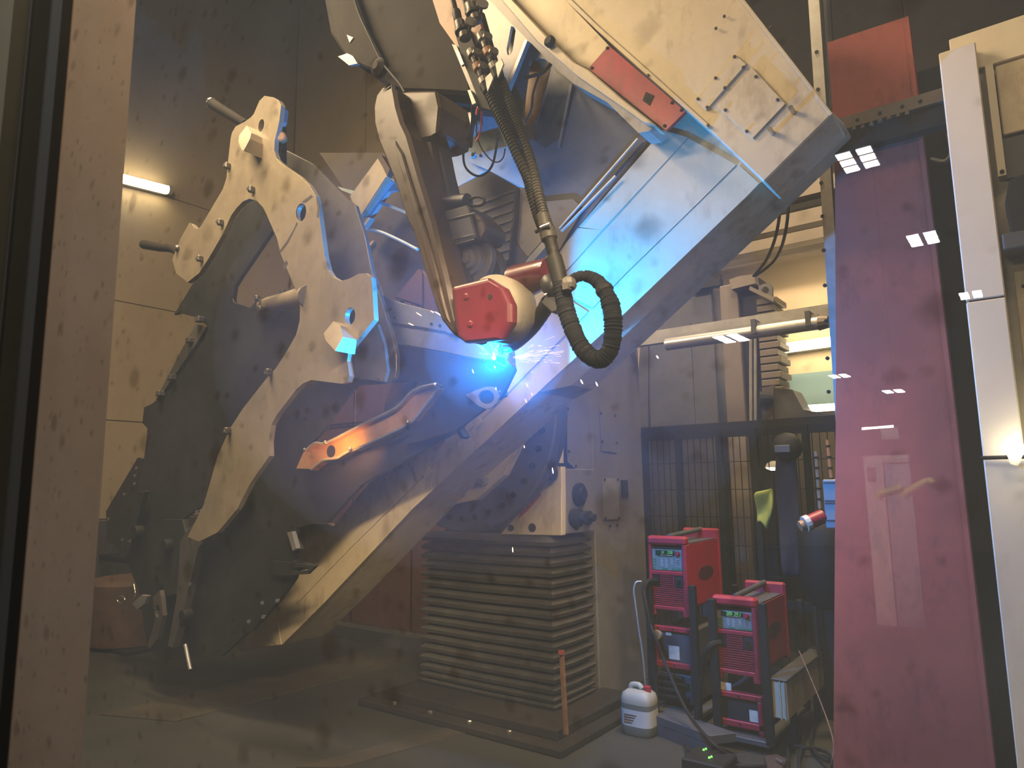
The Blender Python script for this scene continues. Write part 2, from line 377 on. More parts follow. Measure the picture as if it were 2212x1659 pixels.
cn = clear.node_tree; 
for n in list(cn.nodes): cn.nodes.remove(n)
co = cn.nodes.new('ShaderNodeOutputMaterial'); ct = cn.nodes.new('ShaderNodeBsdfTransparent'); cn.links.new(ct.outputs[0], co.inputs[0])
DG = 0.30
g = MB().box(-1.39, 1.19, DG, DG + 0.006, 0.76, 2.69).build('window_1', gm)
g.data.materials.append(clear)
for p in g.data.polygons:
    if p.normal.y > -0.5: p.material_index = 1
struct(g)
sk = D(100, 600, DG - 0.004).x; sk0 = D(74, 600, DG - 0.004).x
MB().box(sk0, sk, DG - 0.012, DG - 0.001, 0.76, 2.69).build('gasket', gasket, g)
MB().box(-1.39, sk0, DG - 0.05, DG - 0.001, 0.6, 2.8).build('frame', framem, g)
q = D(20, 600, DG - 0.05).x
MB().box(q - .004, q, DG - 0.053, DG - 0.05, 0.6, 2.8).build('frame_seam', gasket, g)
sj = -1.0; dj = S(262, 450, sj).y
struct(MB().box(sj - 0.2, sj, 0.308, dj, 0.0, 2.9).build('trim_1', jambm))

# lamps of the hall behind the camera: they show as reflections in the glass
def hall_lamp(px, py, dr, label):
    v = D(px, py, 2 * DG - dr); z = v.z; p = Vector((v.x, dr, z))
    t = thing('hall_lamp', label, 'lamp', p, 'hall lamps mirrored in the window glass')
    MB().box(p.x - .17, p.x + .17, p.y - .26, p.y + .26, z + .01, z + .06).build('housing', black, t)
    for i in range(2):
        for j in range(3):
            x0 = p.x - .15 + i * .17; y0 = p.y - .24 + j * .17
            MB().box(x0, x0 + .12, y0, y0 + .12, z, z + .012).build('diffuser', hallled, t)
    MB().cyl((p.x, p.y, z + .06), (p.x, p.y, ZC), 0.012, seg=6).build('hanger', black, t)
for px, py, dr, lb in ((1854, 346, -6.2, 'large mirrored lamp near the top of the red panel'), (1995, 517, -8.5, 'mirrored lamp at the dark edge right of the red panel'),
                   (2098, 638, -12, 'mirrored lamp on the cream cabinet above its joint'), (1580, 732, -7.5, 'mirrored lamp under the unlit strip lamp'),
                   (1931, 846, -13, 'small mirrored lamp in the middle of the red panel'), (1814, 813, -13, 'small mirrored lamp at the left edge of the red panel')):
    hall_lamp(px, py, dr, lb)

# the part of the hall that is mirrored over the red panel
def M(px, py, dr): v = D(px, py, 2 * DG - dr); return Vector((v.x, dr, v.z))
HR = -7.5
t = thing('hall_partition', 'pale partition with a small window mirrored faintly over the red panel', 'partition', M(1890, 1090, HR))
a, b, c = M(1864, 985, HR), M(1914, 1085, HR), M(1964, 998, HR)
MB().box(a.x, b.x, HR - .05, HR, 0, a.z).build('pier', white, t)
MB().box(b.x, c.x, HR - .05, HR, c.z, a.z).build('lintel', white, t)
e, f = M(1873, 1010, HR), M(1894, 1035, HR)
MB().box(e.x, f.x, HR, HR + .03, f.z, e.z).build('small_window', darkgrey, t)
MB().box(b.x + .01, c.x, HR - .06, HR - .02, 0, c.z).build('door_leaf', wallblue, t)
a, b = M(1902, 925, HR), M(1942, 949, HR)
tag(MB().box(a.x, b.x, HR - .03, HR, b.z, a.z).build('green_board', panelgrn), 'small green board mirrored above the pale partition', 'board')
a, b = M(1862, 926, HR + .2), M(1930, 921, HR + .2)
tag(MB().cyl(a, b, .012, seg=8).build('bright_bar', hallled), 'thin bright bar mirrored over the green board', 'lamp')
mb = MB()
for P in ([(1896, 1078), (1900, 1068), (1915, 1064), (1952, 1053)], [(1950, 1072), (1970, 1058), (2005, 1040), (2012, 1044)]):
    mb.tube([M(x, y, HR + 1.2) for x, y in P], .035, 8, 5)
tag(mb.build('yellow_hose', hiviz, smooth=True), 'yellow hose mirrored faintly at the foot of the pale partition', 'hose')
ml = M(1910, 1000, HR)
area('hall_partition_fill', (ml.x + .3, HR + 3.0, 3.9), (ml.x, HR, 1.2), 1.0, 1.0, 380, (1.0, .92, .8), 110)  # unseen light added so the partition shows in the glass

# light tubes inside the cell
def tube_lamp(a, b, r, m, label, back):
    t = thing('light_tube', label, 'lamp', (a + b) / 2)
    MB().cyl(a, b, r, seg=10).build('tube', m, t)
    u = (b - a).normalized()
    MB().cyl(a - u * .05, a, r * 1.1, seg=10).build('end_cap', white, t)
    MB().cyl(b, b + u * .05, r * 1.1, seg=10).build('end_cap', white, t)
    m_ = (a + b) / 2
    MB().hexa([a + back * 1.2 + Vector((0, 0, r)), b + back * 1.2 + Vector((0, 0, r)), b + back * 1.2 - Vector((0, 0, r)), a + back * 1.2 - Vector((0, 0, r))],
              [a + back * 3 + Vector((0, 0, r)), b + back * 3 + Vector((0, 0, r)), b + back * 3 - Vector((0, 0, r)), a + back * 3 - Vector((0, 0, r))]).build('backplate', white, t)
    return t
tube_lamp(S(230, 376, SL + .13), S(362, 410, SL + .13), 0.055, warmtube, 'glowing warm light tube on the tan wall behind the window post', Vector((-0.035, 0, 0)))
tube_lamp(D(1680, 753, DB - .15), D(1850, 729, DB - .15), 0.04, warmtube, 'bright light tube on the back wall above the blue stripe', Vector((0, .045, 0)))
tube_lamp(D(1657, 888, DB - .6), D(1812, 878, DB - .6), 0.027, whitetube, 'slim light tube hanging below the blue wall stripe', Vector((0, .045, 0)))
tube_lamp(D(1357, 818, DB - .15), D(1382, 815, DB - .15), 0.045, warmtube, 'short stub of a lit tube in the gap beside the cream column', Vector((0, .045, 0)))

# beams along the back wall
for k, (y0, y1, d, m) in enumerate([(400, 432, 6.1, beamm), (462, 492, 6.15, beamm), (505, 528, 6.0, beamm), (530, 556, 6.3, beamm), (330, 362, 6.0, darkgrey)]):
    MB().box(-3.6, 3.5, d, d + 0.14, D(1700, y1, d).z, D(1700, y0, d).z).build('trim_%d' % (k + 2), m)['kind'] = 'structure'
# perforated post beside the red panel
a, b = D(1760, 0, 3.8), D(1792, 900, 3.8)
t = thing('perforated_post', 'galvanised square post with a row of holes beside the red panel', 'post', (b.x, b.y, 0))
w = 0.028
MB().hexa([a + Vector((-w, 0, .4)), a + Vector((w, 0, .4)), a + Vector((w, .05, .4)), a + Vector((-w, .05, .4))],
          [Vector((b.x + .03 + dx, b.y + dy, 0)) for dx, dy in ((-w, 0), (w, 0), (w, .05), (-w, .05))]).build('tube', galv, t)
for py in (120, 205, 310, 412, 484, 557, 631, 705, 782, 850):
    f = (py - 0) / 900; c = a.lerp(b, f)
    MB().cyl(c + Vector((0, -.004, 0)), c + Vector((0, .004, 0)), 0.010, seg=10).build('hole', black, t)
MB().cyl(a + Vector((.05, .1, .4)), Vector((b.x + .07, b.y + .1, 0)), 0.02, seg=8).build('conduit', darkgrey, t)
# ================================================================== right side: red panel, rail, cream cabinet
t = thing('red_barrier', 'tall dull red panel standing beside the cream cabinet', 'panel', D(1960, 1650, 3.4))
plate([(1787, 92), (1952, 38), (2043, 800), (2156, 1820), (1799, 1820), (1806, 800), (1803, 300)], 3.4, 0.05, 'sheet', redwall, t)
plate([(1952, 38), (1962, 34), (2053, 800), (2168, 1820), (2156, 1820), (2043, 800)], 3.38, 0.09, 'edge_fold', redwall, t)
t = thing('dark_gap_block', 'black block added for the dark gap between red panel and cream cabinet', 'cabinet', D(2120, 1650, 3.6))  # stands in for a dark gap, the cabinet is invented
p = D(1930, 800, 3.6); q = D(2190, 800, 3.6)
MB().box(p.x, q.x + .3, 3.6, 4.1, 0, D(2000, 150, 3.6).z).build('body', black, t)
MB().box(p.x + .02, p.x + .2, 3.58, 3.6, 1.9, 2.5).build('door', darkgrey, t)
MB().tube([D(2050, 290, 3.55), D(2056, 330, 3.53), D(2040, 350, 3.53), D(2012, 345, 3.55)], 0.012, 8, 6).build('handle', darkgrey, t)
t = thing('cross_rail', 'sooty steel rail crossing in front of the red panel', 'rail', D(1930, 230, 3.28))
a = D(1812, 262, 3.28); b = D(2055, 190, 3.28)
MB().box(a.x - .05, b.x + .3, 3.28, 3.34, a.z - .045, a.z + .012).build('upper_bar', beamm, t)
MB().box(a.x - .05, b.x + .3, 3.30, 3.36, a.z - .14, a.z - .055).build('lower_bar', black, t)
for x in (1850, 1900, 1950, 1990):
    q = D(x, 240, 3.275); bolt((q.x, 3.28, a.z - .02), (0, -1, 0), .008, .006, 'bolt', black, t)
mb = MB()
for i in range(7):
    c = Vector((a.x + .05 + i * .035, 3.27, a.z - .06 - .01 * random.random()))
    mb.prism([c, c + Vector((.02, 0, .0)), c + Vector((.012, 0, .015 + .015 * random.random()))], (0, .02, 0))
mb.build('cable_clips', beamm, t)

CD = 3.0
t = thing('cream_cabinet', 'tall cream machine cabinet at the right edge of the window', 'cabinet', D(2150, 1659, CD))
sl = D(2031, 150, CD).x; sr = D(2114, 150, CD).x; zt = D(2031, 114, CD).z; zt2 = D(2044, 87, CD + .08).z
zj = D(2120, 647, CD).z
MB().box(sl, sr, CD, CD + .5, zj + .003, zt).build('front_post', cream_clean, t, 0.004)
MB().box(sl, sr, CD, CD + .5, 0, zj - .003).build('front_post', cream_clean, t, 0.004)
MB().box(sl + .01, sr - .01, CD + .01, CD + .4, zj - .003, zj + .003).build('joint', black, t)
s2 = sl + .035
MB().box(s2, sr + 1.3, CD + .08, CD + .6, zt2 - .16, zt2).build('top_rail', cream_clean, t, 0.004)
MB().box(sr, sr + 1.3, CD + .1, CD + .6, 0, zt2 - .16).build('body', creamgrey, t)
MB().box(sr + .02, sr + .045, CD + .05, CD + .1, D(2160, 370, CD).z, zt2 - .16).build('door_frame', cream_clean, t)
z0 = D(2170, 292, CD + .06).z
MB().box(sr + .05, sr + .9, CD + .06, CD + .1, z0, zt2 - .18).build('upper_door', cream, t, 0.004)
MB().box(sr + .045, sr + .9, CD + .07, CD + .1, D(2180, 385, CD + .07).z, z0 - .01).build('viewing_window', darkgrey, t)
bolt((sr + .033, CD + .05, D(2160, 373, CD).z + .02), (0, -1, 0), .008, .006, 'bolt', black, t)
zz = D(2190, 500, CD - .02).z
MB().box(sr + .01, sr + .5, CD - .02, CD + .1, zz - .06, zz).build('tool_shelf', darkgrey, t, 0.004)
MB().prism([(sr + .04, CD + .0, zz), (sr + .03, CD, zz + .12), (sr + .05, CD, zz + .2), (sr + .12, CD, zz + .22), (sr + .16, CD, zz)], (0, .1, 0)).build('tool_head', black, t, 0.005)
MB().box(sr + .1, sr + .3, CD + .02, CD + .1, zz, zz + .16).build('tool_block', darkgrey, t, 0.004)
MB().box(sr + .03, sr + .9, CD + .085, CD + .1, 0.9, zz - .12).build('lower_door', cream, t, 0.003)
for z in (zz - .18, zz - .5):
    bolt((sr + .055, CD + .085, z), (0, -1, 0), .007, .005, 'bolt', black, t)
zl = D(2170, 985, CD - .05).z
MB().cyl((sl - .005, CD - .03, zl - .004), (sr + .4, CD - .03, zl - .004), 0.007, seg=8).build('black_rod', black, t)
q = D(2172, 972, CD - .06)
t = thing('small_lamp', 'small glowing lamp tube taped to the cream cabinet', 'lamp', q)
MB().cyl(q, q + Vector((.3, 0, 0)), 0.016, seg=10).build('tube', whitetube, t)
MB().prism([q + Vector((0, .015, -.01)), q + Vector((.05, .015, -.01)), q + Vector((.03, .015, -.055)), q + Vector((.01, .015, -.05))], (0, .004, 0)).build('tape', label_m, t)

# ================================================================== background machines behind the fence
t = thing('dust_extractor', 'tall dark grey-blue machine column behind the cream column', 'machine', D(1470, 1000, 5.7))
a = D(1390, 590, 5.7); b = D(1556, 945, 5.7)
MB().box(a.x, b.x, 5.7, 6.2, 0, D(1470, 632, 5.7).z).build('body', darkgrey, t, 0.01)
q = D(1490, 620, 5.65)
MB().box(q.x, b.x + .1, 5.62, 5.7, q.z - .04, q.z + .02).build('cap_plate', black, t)
a2 = D(1500, 745, 5.69); b2 = D(1556, 940, 5.69)
MB().box(a2.x, b2.x - .01, 5.69, 5.7, b2.z, a2.z).build('cover_panel', darkgrey, t)
MB().box(a.x + .05, a2.x - .03, 5.69, 5.7, b2.z, D(1470, 700, 5.7).z).build('cover_panel', darkgrey, t)

plate([(1384, 740), (1400, 740), (1400, 945), (1372, 945), (1372, 872)], 5.68, .1, 'side_duct', darkgrey, t)
t = thing('gantry_column', 'brown-grey gantry column with a stacked cable chain behind the fence', 'gantry', D(1600, 1000, 5.55))
a = D(1560, 735, 5.55); b = D(1612, 930, 5.55)
MB().box(a.x, b.x, 5.55, 5.9, b.z - 1.3, D(1590, 612, 5.55).z).build('post', beamm, t, 0.006)
c = D(1645, 800, 5.5)
MB().box(b.x, c.x, 5.6, 5.9, b.z - 1.3, D(1620, 600, 5.55).z).build('guide', black, t)
for x in (1622, 1632):
    MB().cyl(D(x, 925, 5.57), D(x, 700, 5.57), 0.014, seg=8).build('rod', galv, t)
e = D(1690, 800, 5.5)
zz = D(1665, 850, 5.5).z; zt_ = D(1665, 640, 5.5).z; n = 13; st = (zt_ - zz) / n
for i in range(n):
    MB().box(c.x, e.x - .02 * (i % 2), 5.48, 5.75, zz + i * st, zz + (i + .82) * st).build('chain_link', beamm, t, 0.004)
plate([(1638, 618), (1652, 612), (1664, 613), (1668, 620), (1669, 655), (1640, 640)], 5.45, 0.03, 'lifting_lug', darkgrey, t, [oval(1653, 627, 8, 8, 12)])
plate([(1575, 604), (1598, 596), (1628, 592), (1632, 612), (1580, 625)], 5.5, 0.25, 'head_block', beamm, t)
plate([(1620, 618), (1672, 642), (1671, 652), (1618, 626)], 5.44, 0.03, 'stay', beamm, t)
q = D(1600, 1200, 5.6)
plate([(1650, 835), (1712, 842), (1735, 885), (1800, 896), (1800, 912), (1645, 915)], 5.4, 0.25, 'drive_box', darkgrey, t)
plate([(1648, 838), (1672, 832), (1668, 912), (1646, 912)], 5.38, 0.03, 'side_plate', beamm, t)
MB().cyl(D(1640, 862, 5.33), D(1668, 862, 5.37), .06, .05, 12).build('motor', black, t)

t = thing('unlit_lamp', 'unlit silver strip lamp hung under the long rail', 'lamp', D(1600, 720, 4.75))
a = D(1440, 748, 4.75); b = D(1768, 690, 4.75); b.z = a.z = D(1600, 722, 4.75).z
MB().cyl(a, b, 0.045, seg=14).build('reflector', alu, t, smooth=True)
MB().box(a.x, b.x, 4.73, 4.80, a.z + .03, a.z + .06).build('housing', galv, t)
MB().cyl(b, b + Vector((.06, 0, 0)), 0.05, .04, 12).build('end_cap', beamm, t)
for f in (0.62, 0.95):
    q = a.lerp(b, f); MB().box(q.x - .015, q.x + .015, 4.69, 4.86, q.z - .02, q.z + .08).build('clip', darkgrey, t)
q = D(1600, 697, 4.8)
tag(MB().box(-2.75, -.55, 4.85, 4.91, q.z - .05, q.z + .05).build('support_rail', galv), 'long grey rail running above the unlit strip lamp', 'rail')
q0 = D(1350, 742, 4.9)
# two loose cables hanging from the roof
for k, (x0, x1, x2) in enumerate(((1690, 1678, 1628), (1706, 1697, 1632))):
    o = MB().tube([D(x0 + 8, 300, 4.6), D(x0, 405, 4.6), D(x1, 500, 4.7), D(x1 - 22, 560, 5.0), D(x2, 596, 5.3)], 0.011, 8, 8).build('roof_cable', rubber, smooth=True)
    tag(o, ('thin cable hanging from the roof to the gantry head, farther from the perforated post', 'thin cable hanging from the roof to the gantry head, nearer the perforated post')[k], 'cable')
tag(MB().box(-3.2, .5, 5.15, 5.25, D(1600, 930, 5.15).z, D(1600, 910, 5.15).z).build('dark_beam', black), 'dark beam lying just above the mesh fence', 'beam')

# mesh fence
FD = 5.05
fz = D(1570, 928, FD).z; fs0 = D(1396, 1000, FD).x; fs1 = -.5
t = thing('mesh_fence', 'black wire mesh fence behind the red welding machines', 'fence', ((fs0 + fs1) / 2, FD, 0))
for x in (1398, 1472, 1562, 1640, 1752):
    s = D(x, 1100, FD).x; MB().box(s - .02, s + .02, FD - .03, FD + .03, 0, fz).build('post', fencem, t)
for z in (fz - .03, 0.62, .16):
    MB().box(fs0, fs1, FD - .02, FD + .02, z - .025, z + .025).build('rail', fencem, t)
mb = MB(); r = .0028; x = fs0 + .05
while x < fs1:
    mb.box(x - r, x + r, FD - r, FD + r, .15, fz - .02); x += .05
for i in range(9):
    z = .2 + i * .2; mb.box(fs0, fs1, FD - .006, FD - .001, z - r, z + r)
o = mb.build('wire_mesh', fencem, t); o['kind'] = 'stuff'
# things hanging on the fence
def cloth(rows, d, m, name, label, cat, th=0.03, parent=None):
    mb = MB(); vs = []; n = len(rows[0]); fs = []
    for row in rows:
        for i, (x, y) in enumerate(row):
            q = D(x, y, d); vs.append(q + Vector((0, .03 * math.sin(x * .55) - .015, 0)))
    R = len(rows)
    for j in range(R - 1):
        for i in range(n - 1): fs.append((j * n + i, j * n + i + 1, (j + 1) * n + i + 1, (j + 1) * n + i))
    mb.add(vs, fs); o = mb.build(name, m, parent, smooth=True)
    s_ = o.modifiers.new('solid', 'SOLIDIFY'); s_.thickness = th
    s2_ = o.modifiers.new('sub', 'SUBSURF'); s2_.levels = 2; s2_.render_levels = 2
    if label: tag(o, label, cat)
    return o
cloth([[(1630, 1062), (1642, 1058), (1655, 1056), (1668, 1054), (1672, 1052)], [(1634, 1090), (1646, 1088), (1658, 1086), (1670, 1085), (1677, 1088)], [(1637, 1115), (1648, 1112), (1660, 1112), (1668, 1112), (1676, 1110)], [(1639, 1136), (1645, 1125), (1656, 1142), (1660, 1150), (1664, 1130)]], 4.9, hiviz, 'hi_vis_vest', 'bright yellow hi-vis vest hanging on the mesh fence', 'vest')
cloth([[(1685, 975), (1695, 968), (1706, 966), (1716, 970)], [(1676, 1010), (1692, 1005), (1708, 1005), (1724, 1012)], [(1672, 1060), (1690, 1058), (1710, 1058), (1730, 1064)], [(1680, 1120), (1695, 1120), (1712, 1122), (1732, 1126)], [(1686, 1200), (1700, 1200), (1716, 1202), (1730, 1204)], [(1690, 1245), (1702, 1248), (1716, 1248), (1726, 1246)]], 4.88, clothdk, 'work_jacket', 'dark work jacket hanging beside the yellow vest', 'jacket')
t = thing('welding_helmet', 'black welding helmet hung above the dark jacket', 'helmet', D(1698, 985, 4.86))
c = D(1700, 966, 4.86)
MB().lathe(c + Vector((0, .1, 0)), (0, -1, 0), [(0, .03), (.03, .085), (.1, .1), (.17, .08), (.2, .03)], 14).build('shell', black, t, smooth=True)
MB().box(c.x - .05, c.x + .05, c.y - .12, c.y - .06, c.z - .04, c.z + .01).build('visor', darkgrey, t, 0.004)
t = thing('mirror_lamp', 'small shaded lamp glowing through the mesh fence', 'lamp', D(1672, 1010, 5.4))
c = D(1673, 1010, 5.4)
MB().lathe(c, (0, 0, 1), [(0, .07), (.03, .055), (.05, .02)], 12).build('shade', white, t)
MB().lathe(c + Vector((0, 0, -.02)), (0, 0, 1), [(0, .03), (.015, .06), (.02, .062)], 12).build('bulb', whitetube, t)
MB().cyl(c + Vector((0, 0, .05)), c + Vector((0, 0, .6)), .008, seg=6).build('rod', black, t)
q = D(1770, 1200, 4.75)
t = thing('gas_tank', 'black rounded tank standing before the fence beside the red panel', 'tank', (q.x, 4.85, 0))
zb = D(1770, 1310, 4.75).z
MB().lathe((q.x + .02, 4.85, 0), (0, 0, 1), [(0, .09), (zb * .98, .09), (zb, .12), (zb + .12, .17), (D(1770, 1150, 4.75).z, .17), (D(1770, 1120, 4.75).z, .12), (D(1770, 1110, 4.75).z, .05)], 20).build('shell', black, t, smooth=True)
MB().tube([D(1760, 1310, 4.7), D(1765, 1380, 4.68), D(1775, 1440, 4.66)], .012, 8, 5).build('drain_pipe', black, t)
t = thing('junction_box', 'light grey plastic box with lids mounted beside the red panel', 'box', D(1795, 1145, 4.3))
a = D(1776, 1036, 4.3); b = D(1806, 1142, 4.3); b.x += .15
MB().box(a.x, b.x, 4.3, 4.42, b.z, a.z).build('body', boxgrey, t, 0.006)
h = (a.z - b.z)
for f in (.15, .5, .55, .92):
    MB().box(a.x + .005, b.x, 4.294, 4.3, b.z + h * f, b.z + h * f + .008).build('lid_line', darkgrey, t)
MB().box(a.x + .05, b.x - .05, 4.42, 4.5, 0, b.z + .1).build('stand_post', black, t)
t = thing('red_plug', 'dull red power plug beside the grey plastic box', 'plug', D(1755, 1125, 4.35))
a = D(1778, 1115, 4.33); b = D(1748, 1128, 4.28)
MB().cyl(a, b, .042, seg=14).build('body', weldred, t, smooth=True)
u = (b - a).normalized(); MB().cyl(b, b + u * .03, .047, seg=14).build('collar', label_m, t)
MB().cyl(b + u * .03, b + u * .06, .03, seg=12).build('contact', orangebrown, t)
# two conduits with stripes near the red panel
for k, (x0, y0, x1, y1) in enumerate(((1762, 975, 1772, 1110), (1787, 950, 1796, 1034))):
    a = D(x0, y0, 4.95); b = D(x1, y1, 4.95); b = a + (b - a) * (a.z / (a.z - b.z))
    t = thing('striped_pipe', ('striped pipe behind the grey box, beside the black tank', 'orange striped pipe directly above the grey plastic box')[k], 'pipe', a)
    MB().cyl(a, b, .012, seg=8).build('pipe', (galv, orangebrown)[k], t)
    for j in range(24):
        q = a.lerp(b, (j + .5) / 24); MB().cyl(q, q + (b - a) * .008, .014, seg=8).build('band', black, t)
# ================================================================== positioner: stand with bellows
BD = 3.70
bs1 = D(1196, 1560, BD).x; bs0 = D(920, 1500, BD).x; bd1 = BD + (S(1276, 1540, bs1).y - BD)
bz0 = D(1196, 1552, BD).z; bz1 = D(1196, 1158, BD).z
t = thing('positioner_stand', 'lifting stand of the positioner wrapped in dark pleated bellows', 'machine', ((bs0 + bs1) / 2, (BD + bd1) / 2, 0))
NF = 19
hs = [1.0] * 15 + [.75, .62, .5, .42]; tot = sum(hs); z = bz1
for i in range(NF):
    h = (bz1 - bz0) * hs[i] / tot; j = random.uniform(-.003, .003); o = .030 + .004 * i / NF
    def ring(z, e): return [(bs0 - e, BD - e, z), (bs1 + e, BD - e, z), (bs1 + e, bd1 + e, z), (bs0 - e, bd1 + e, z)]
    def ringm(z, e):    # one extra point per side so the cloth can sag a little
        R = ring(z, e); out = []
        for k in range(4):
            a = Vector(R[k]); b = Vector(R[(k + 1) % 4]); m = a.lerp(b, .5); m.z -= .004; out += [a, m, b.lerp(a, .02)]
        return out
    mb = MB(); r0, r1, r2 = ringm(z - .002, -.028 + j), ringm(z - h * .62, o + j), ringm(z - h, o * .75 + j)
    vs = r0 + r1 + r2; n = len(r0); fs = []
    for a in range(2):
        for k in range(n): fs.append((a * n + k, a * n + (k + 1) % n, (a + 1) * n + (k + 1) % n, (a + 1) * n + k))
    fs.append(tuple(range(n))); fs.append(tuple(2 * n + k for k in range(n)))
    mb.add(vs, fs); mb.build('bellows_fold', bellow, t); z -= h
MB().box(bs0, bs1, BD, bd1, .10, bz0).build('plinth', darkgrey, t, .006)
e = .22
q = H(1212, 1628, 0.03)
MB().box(bs0 - .25, q.x, q.y, bd1 + .3, 0.0, 0.045).build('base_plate', darkshade, t, .008)
MB().box(bs0 - .1, q.x - .09, q.y + .1, bd1 + .15, 0.045, .10).build('base_plate', darkshade, t, .006)
for f in (.05, .35, .65, .93):
    x = bs0 + (bs1 - bs0) * f; bolt((x, q.y + .05, .045), (0, 0, 1), .016, .018, 'anchor_bolt', shiny, t)
# headstock box on the bellows and the tall column behind
hx = D(1213, 1080, BD + .02).x; hz0 = bz1 + .01; hz1 = D(1213, 1012, BD + .02).z
MB().prism([D(1080, 1154, BD + .02), D(1213, 1157, BD + .02), D(1213, 1008, BD + .02), D(1172, 1006, BD + .02), D(1165, 1050, BD + .02), D(1120, 1110, BD + .02)], (0, .05, 0)).build('front_plate', cream, t, .004)
MB().box(bs0 + .2, hx, BD + .07, bd1, hz0, hz1).build('headstock', columnm, t, .004)
for px, py, r in ((1104, 1140, .022), (1150, 1140, .028)):
    q = D(px, py, BD + .02); MB().cyl(q, q + Vector((0, -.006, 0)), r, seg=14).build('plug', black, t)
# right face of the headstock with dark fittings
for px, py, r, l_ in ((1248, 1068, .075, .05), (1238, 1118, .06, .10), (1265, 1118, .045, .07)):
    q = S(px, py, hx); MB().lathe(q, (1, 0, 0), [(0, r), (l_ * .5, r), (l_ * .6, r * .6), (l_, r * .55)], 14).build('gland', black, t, smooth=True)
cs = bs1 + .01
ctz = S(1330, 835, cs).z + .35
c0 = S(1281, 1000, cs).y; c1 = S(1388, 1000, cs).y
MB().box(cs - .9, cs, c0, c1, 0, ctz).build('column', columnm, t, .008)
MB().box(cs - .9, cs - .002, BD + .35, c0 - .004, hz1 - .02, S(1240, 850, cs).z + .25).build('upper_housing', columnm, t, .006)
def sidepanel(P, off, m, name):
    MB().prism([S(x, y, cs + off) for x, y in P], (-.004, 0, 0)).build(name, m, t)
sidepanel([(1294, 875), (1326, 877), (1333, 978), (1300, 974)], .006, columnm, 'access_cover')
plate([(1338, 800), (1350, 772), (1372, 866), (1378, 990), (1340, 990)], c1 - .05, .05, 'shoulder_plate', columnm, t)
sidepanel([(1302, 1033), (1335, 1033), (1339, 1122), (1304, 1122)], .006, galv, 'rating_plate')
sidepanel([(1342, 1037), (1356, 1037), (1358, 1074), (1344, 1074)], .008, black, 'switch_plate')
sidepanel([(1224, 860), (1278, 868), (1278, 1042), (1262, 1030), (1226, 997)], .005, columnm, 'access_cover')
for x, y in ((1297, 893), (1328, 898), (1300, 954), (1331, 957), (1305, 1036), (1333, 1036), (1307, 1119), (1336, 1119), (1225, 883), (1228, 975), (1243, 1007), (1317, 1136), (1333, 1134)):
    bolt(S(x, y, cs + .004), (1, 0, 0), .010, .010, 'bolt', black, t)
plate([(1172, 895), (1200, 893), (1202, 985), (1170, 1002)], BD - .02, .05, 'red_guard', red, t)
plate([(1201, 850), (1208, 850), (1208, 1000), (1203, 1000)], BD - .01, .05, 'guard_edge', cream, t)
plate([(1139, 1053), (1163, 1053), (1164, 1072), (1135, 1105), (1120, 1120)], BD + .0, .03, 'red_guard', red, t)
MB().cyl(D(1168, 1022, BD - .05), D(1196, 1022, BD - .05), .05, seg=12).build('drive_motor', black, t)

# ================================================================== positioner: rotating arm
BF = 3.0
UP = [(485, 1412), (560, 1340), (640, 1235), (800, 1040), (1000, 800), (1205, 548), (1432, 281)]
LO = [(610, 1392), (702, 1300), (889, 1101), (1200, 812), (1350, 676), (1611, 426), (1645, 393), (1800, 245)]
SE = [(600, 1348), (647, 1300), (751, 1192), (901, 1044), (992, 951), (1061, 887), (1280, 668), (1350, 594), (1515, 433), (1595, 355)]
t = thing('slanted_positioner', 'long cream slanted positioner arm with square end housing', 'machine arm', D(1060, 900, 3.3))
arm = t
MB().prism(DD(UP + [(1520, 190), (1700, 150)] + LO[::-1], BF + .01), (0, .13, 0)).build('beam', cream, t)
def strip(fr, bk, dz):
    mb = MB()
    for i in range(len(fr) - 1):
        mb.hexa([fr[i], fr[i + 1], bk[i + 1], bk[i]], [p + dz for p in (fr[i], fr[i + 1], bk[i + 1], bk[i])])
    return mb
fr = DD([(1163, 848)] + LO[3:6] + [(1648, 394), (1799, 247)], BF + .012)
bk = DD([(1166, 850), (1236, 832), (1386, 690), (1642, 446), (1709, 380), (1822, 270)], BF + .15)
strip(fr, bk, Vector((0, .012, .012))).build('lower_chamfer', cream, t)
low = DD([(485, 1412)] + LO[:3] + [(1163, 848)], BF + .012) + bk[1:]
strip(low, [p + Vector((0, .36 if i < 5 else .22, 0)) for i, p in enumerate(low)], Vector((0, 0, .012))).build('underside', cream, t)
g2 = 1.3
MB().prism(DD([(485, 1412), (560, 1340), (640, 1235), (800, 1040), (880, 950)] + [(878 + 1, 993)] + [(898, 1046)] + [(x - g2, y - g2) for x, y in SE[:4]][::-1] + [(608, 1391)], BF), (0, .012, 0)).build('end_cover', cream, t)
MB().prism(DD([(884, 945), (1000, 800), (1160, 603), (1270, 673)] + [(x - g2, y - g2) for x, y in SE[4:6]][::-1] + [(903, 1040), (883, 991)], BF), (0, .012, 0)).build('access_door', cream, t)
MB().prism(DD([(1164, 598), (1205, 548), (1248, 492), (1300, 497), (1248, 557), (1190, 620)], BF), (0, .012, 0)).build('upper_cover', cream, t)
MB().prism(DD([(1250, 490), (1432, 281), (1486, 297), (1300, 497)], BF), (0, .012, 0)).build('upper_cover', cream, t)
MB().prism(DD([(1192, 622), (1250, 559), (1488, 299), (1590, 356), (1515, 431), (1350, 592), (1280, 665)], BF), (0, .012, 0)).build('middle_cover', cream, t)
MB().prism(DD([(x + g2, y + g2) for x, y in SE] + [(1640, 396)] + LO[:6][::-1], BF), (0, .012, 0)).build('lower_cover', cream, t)
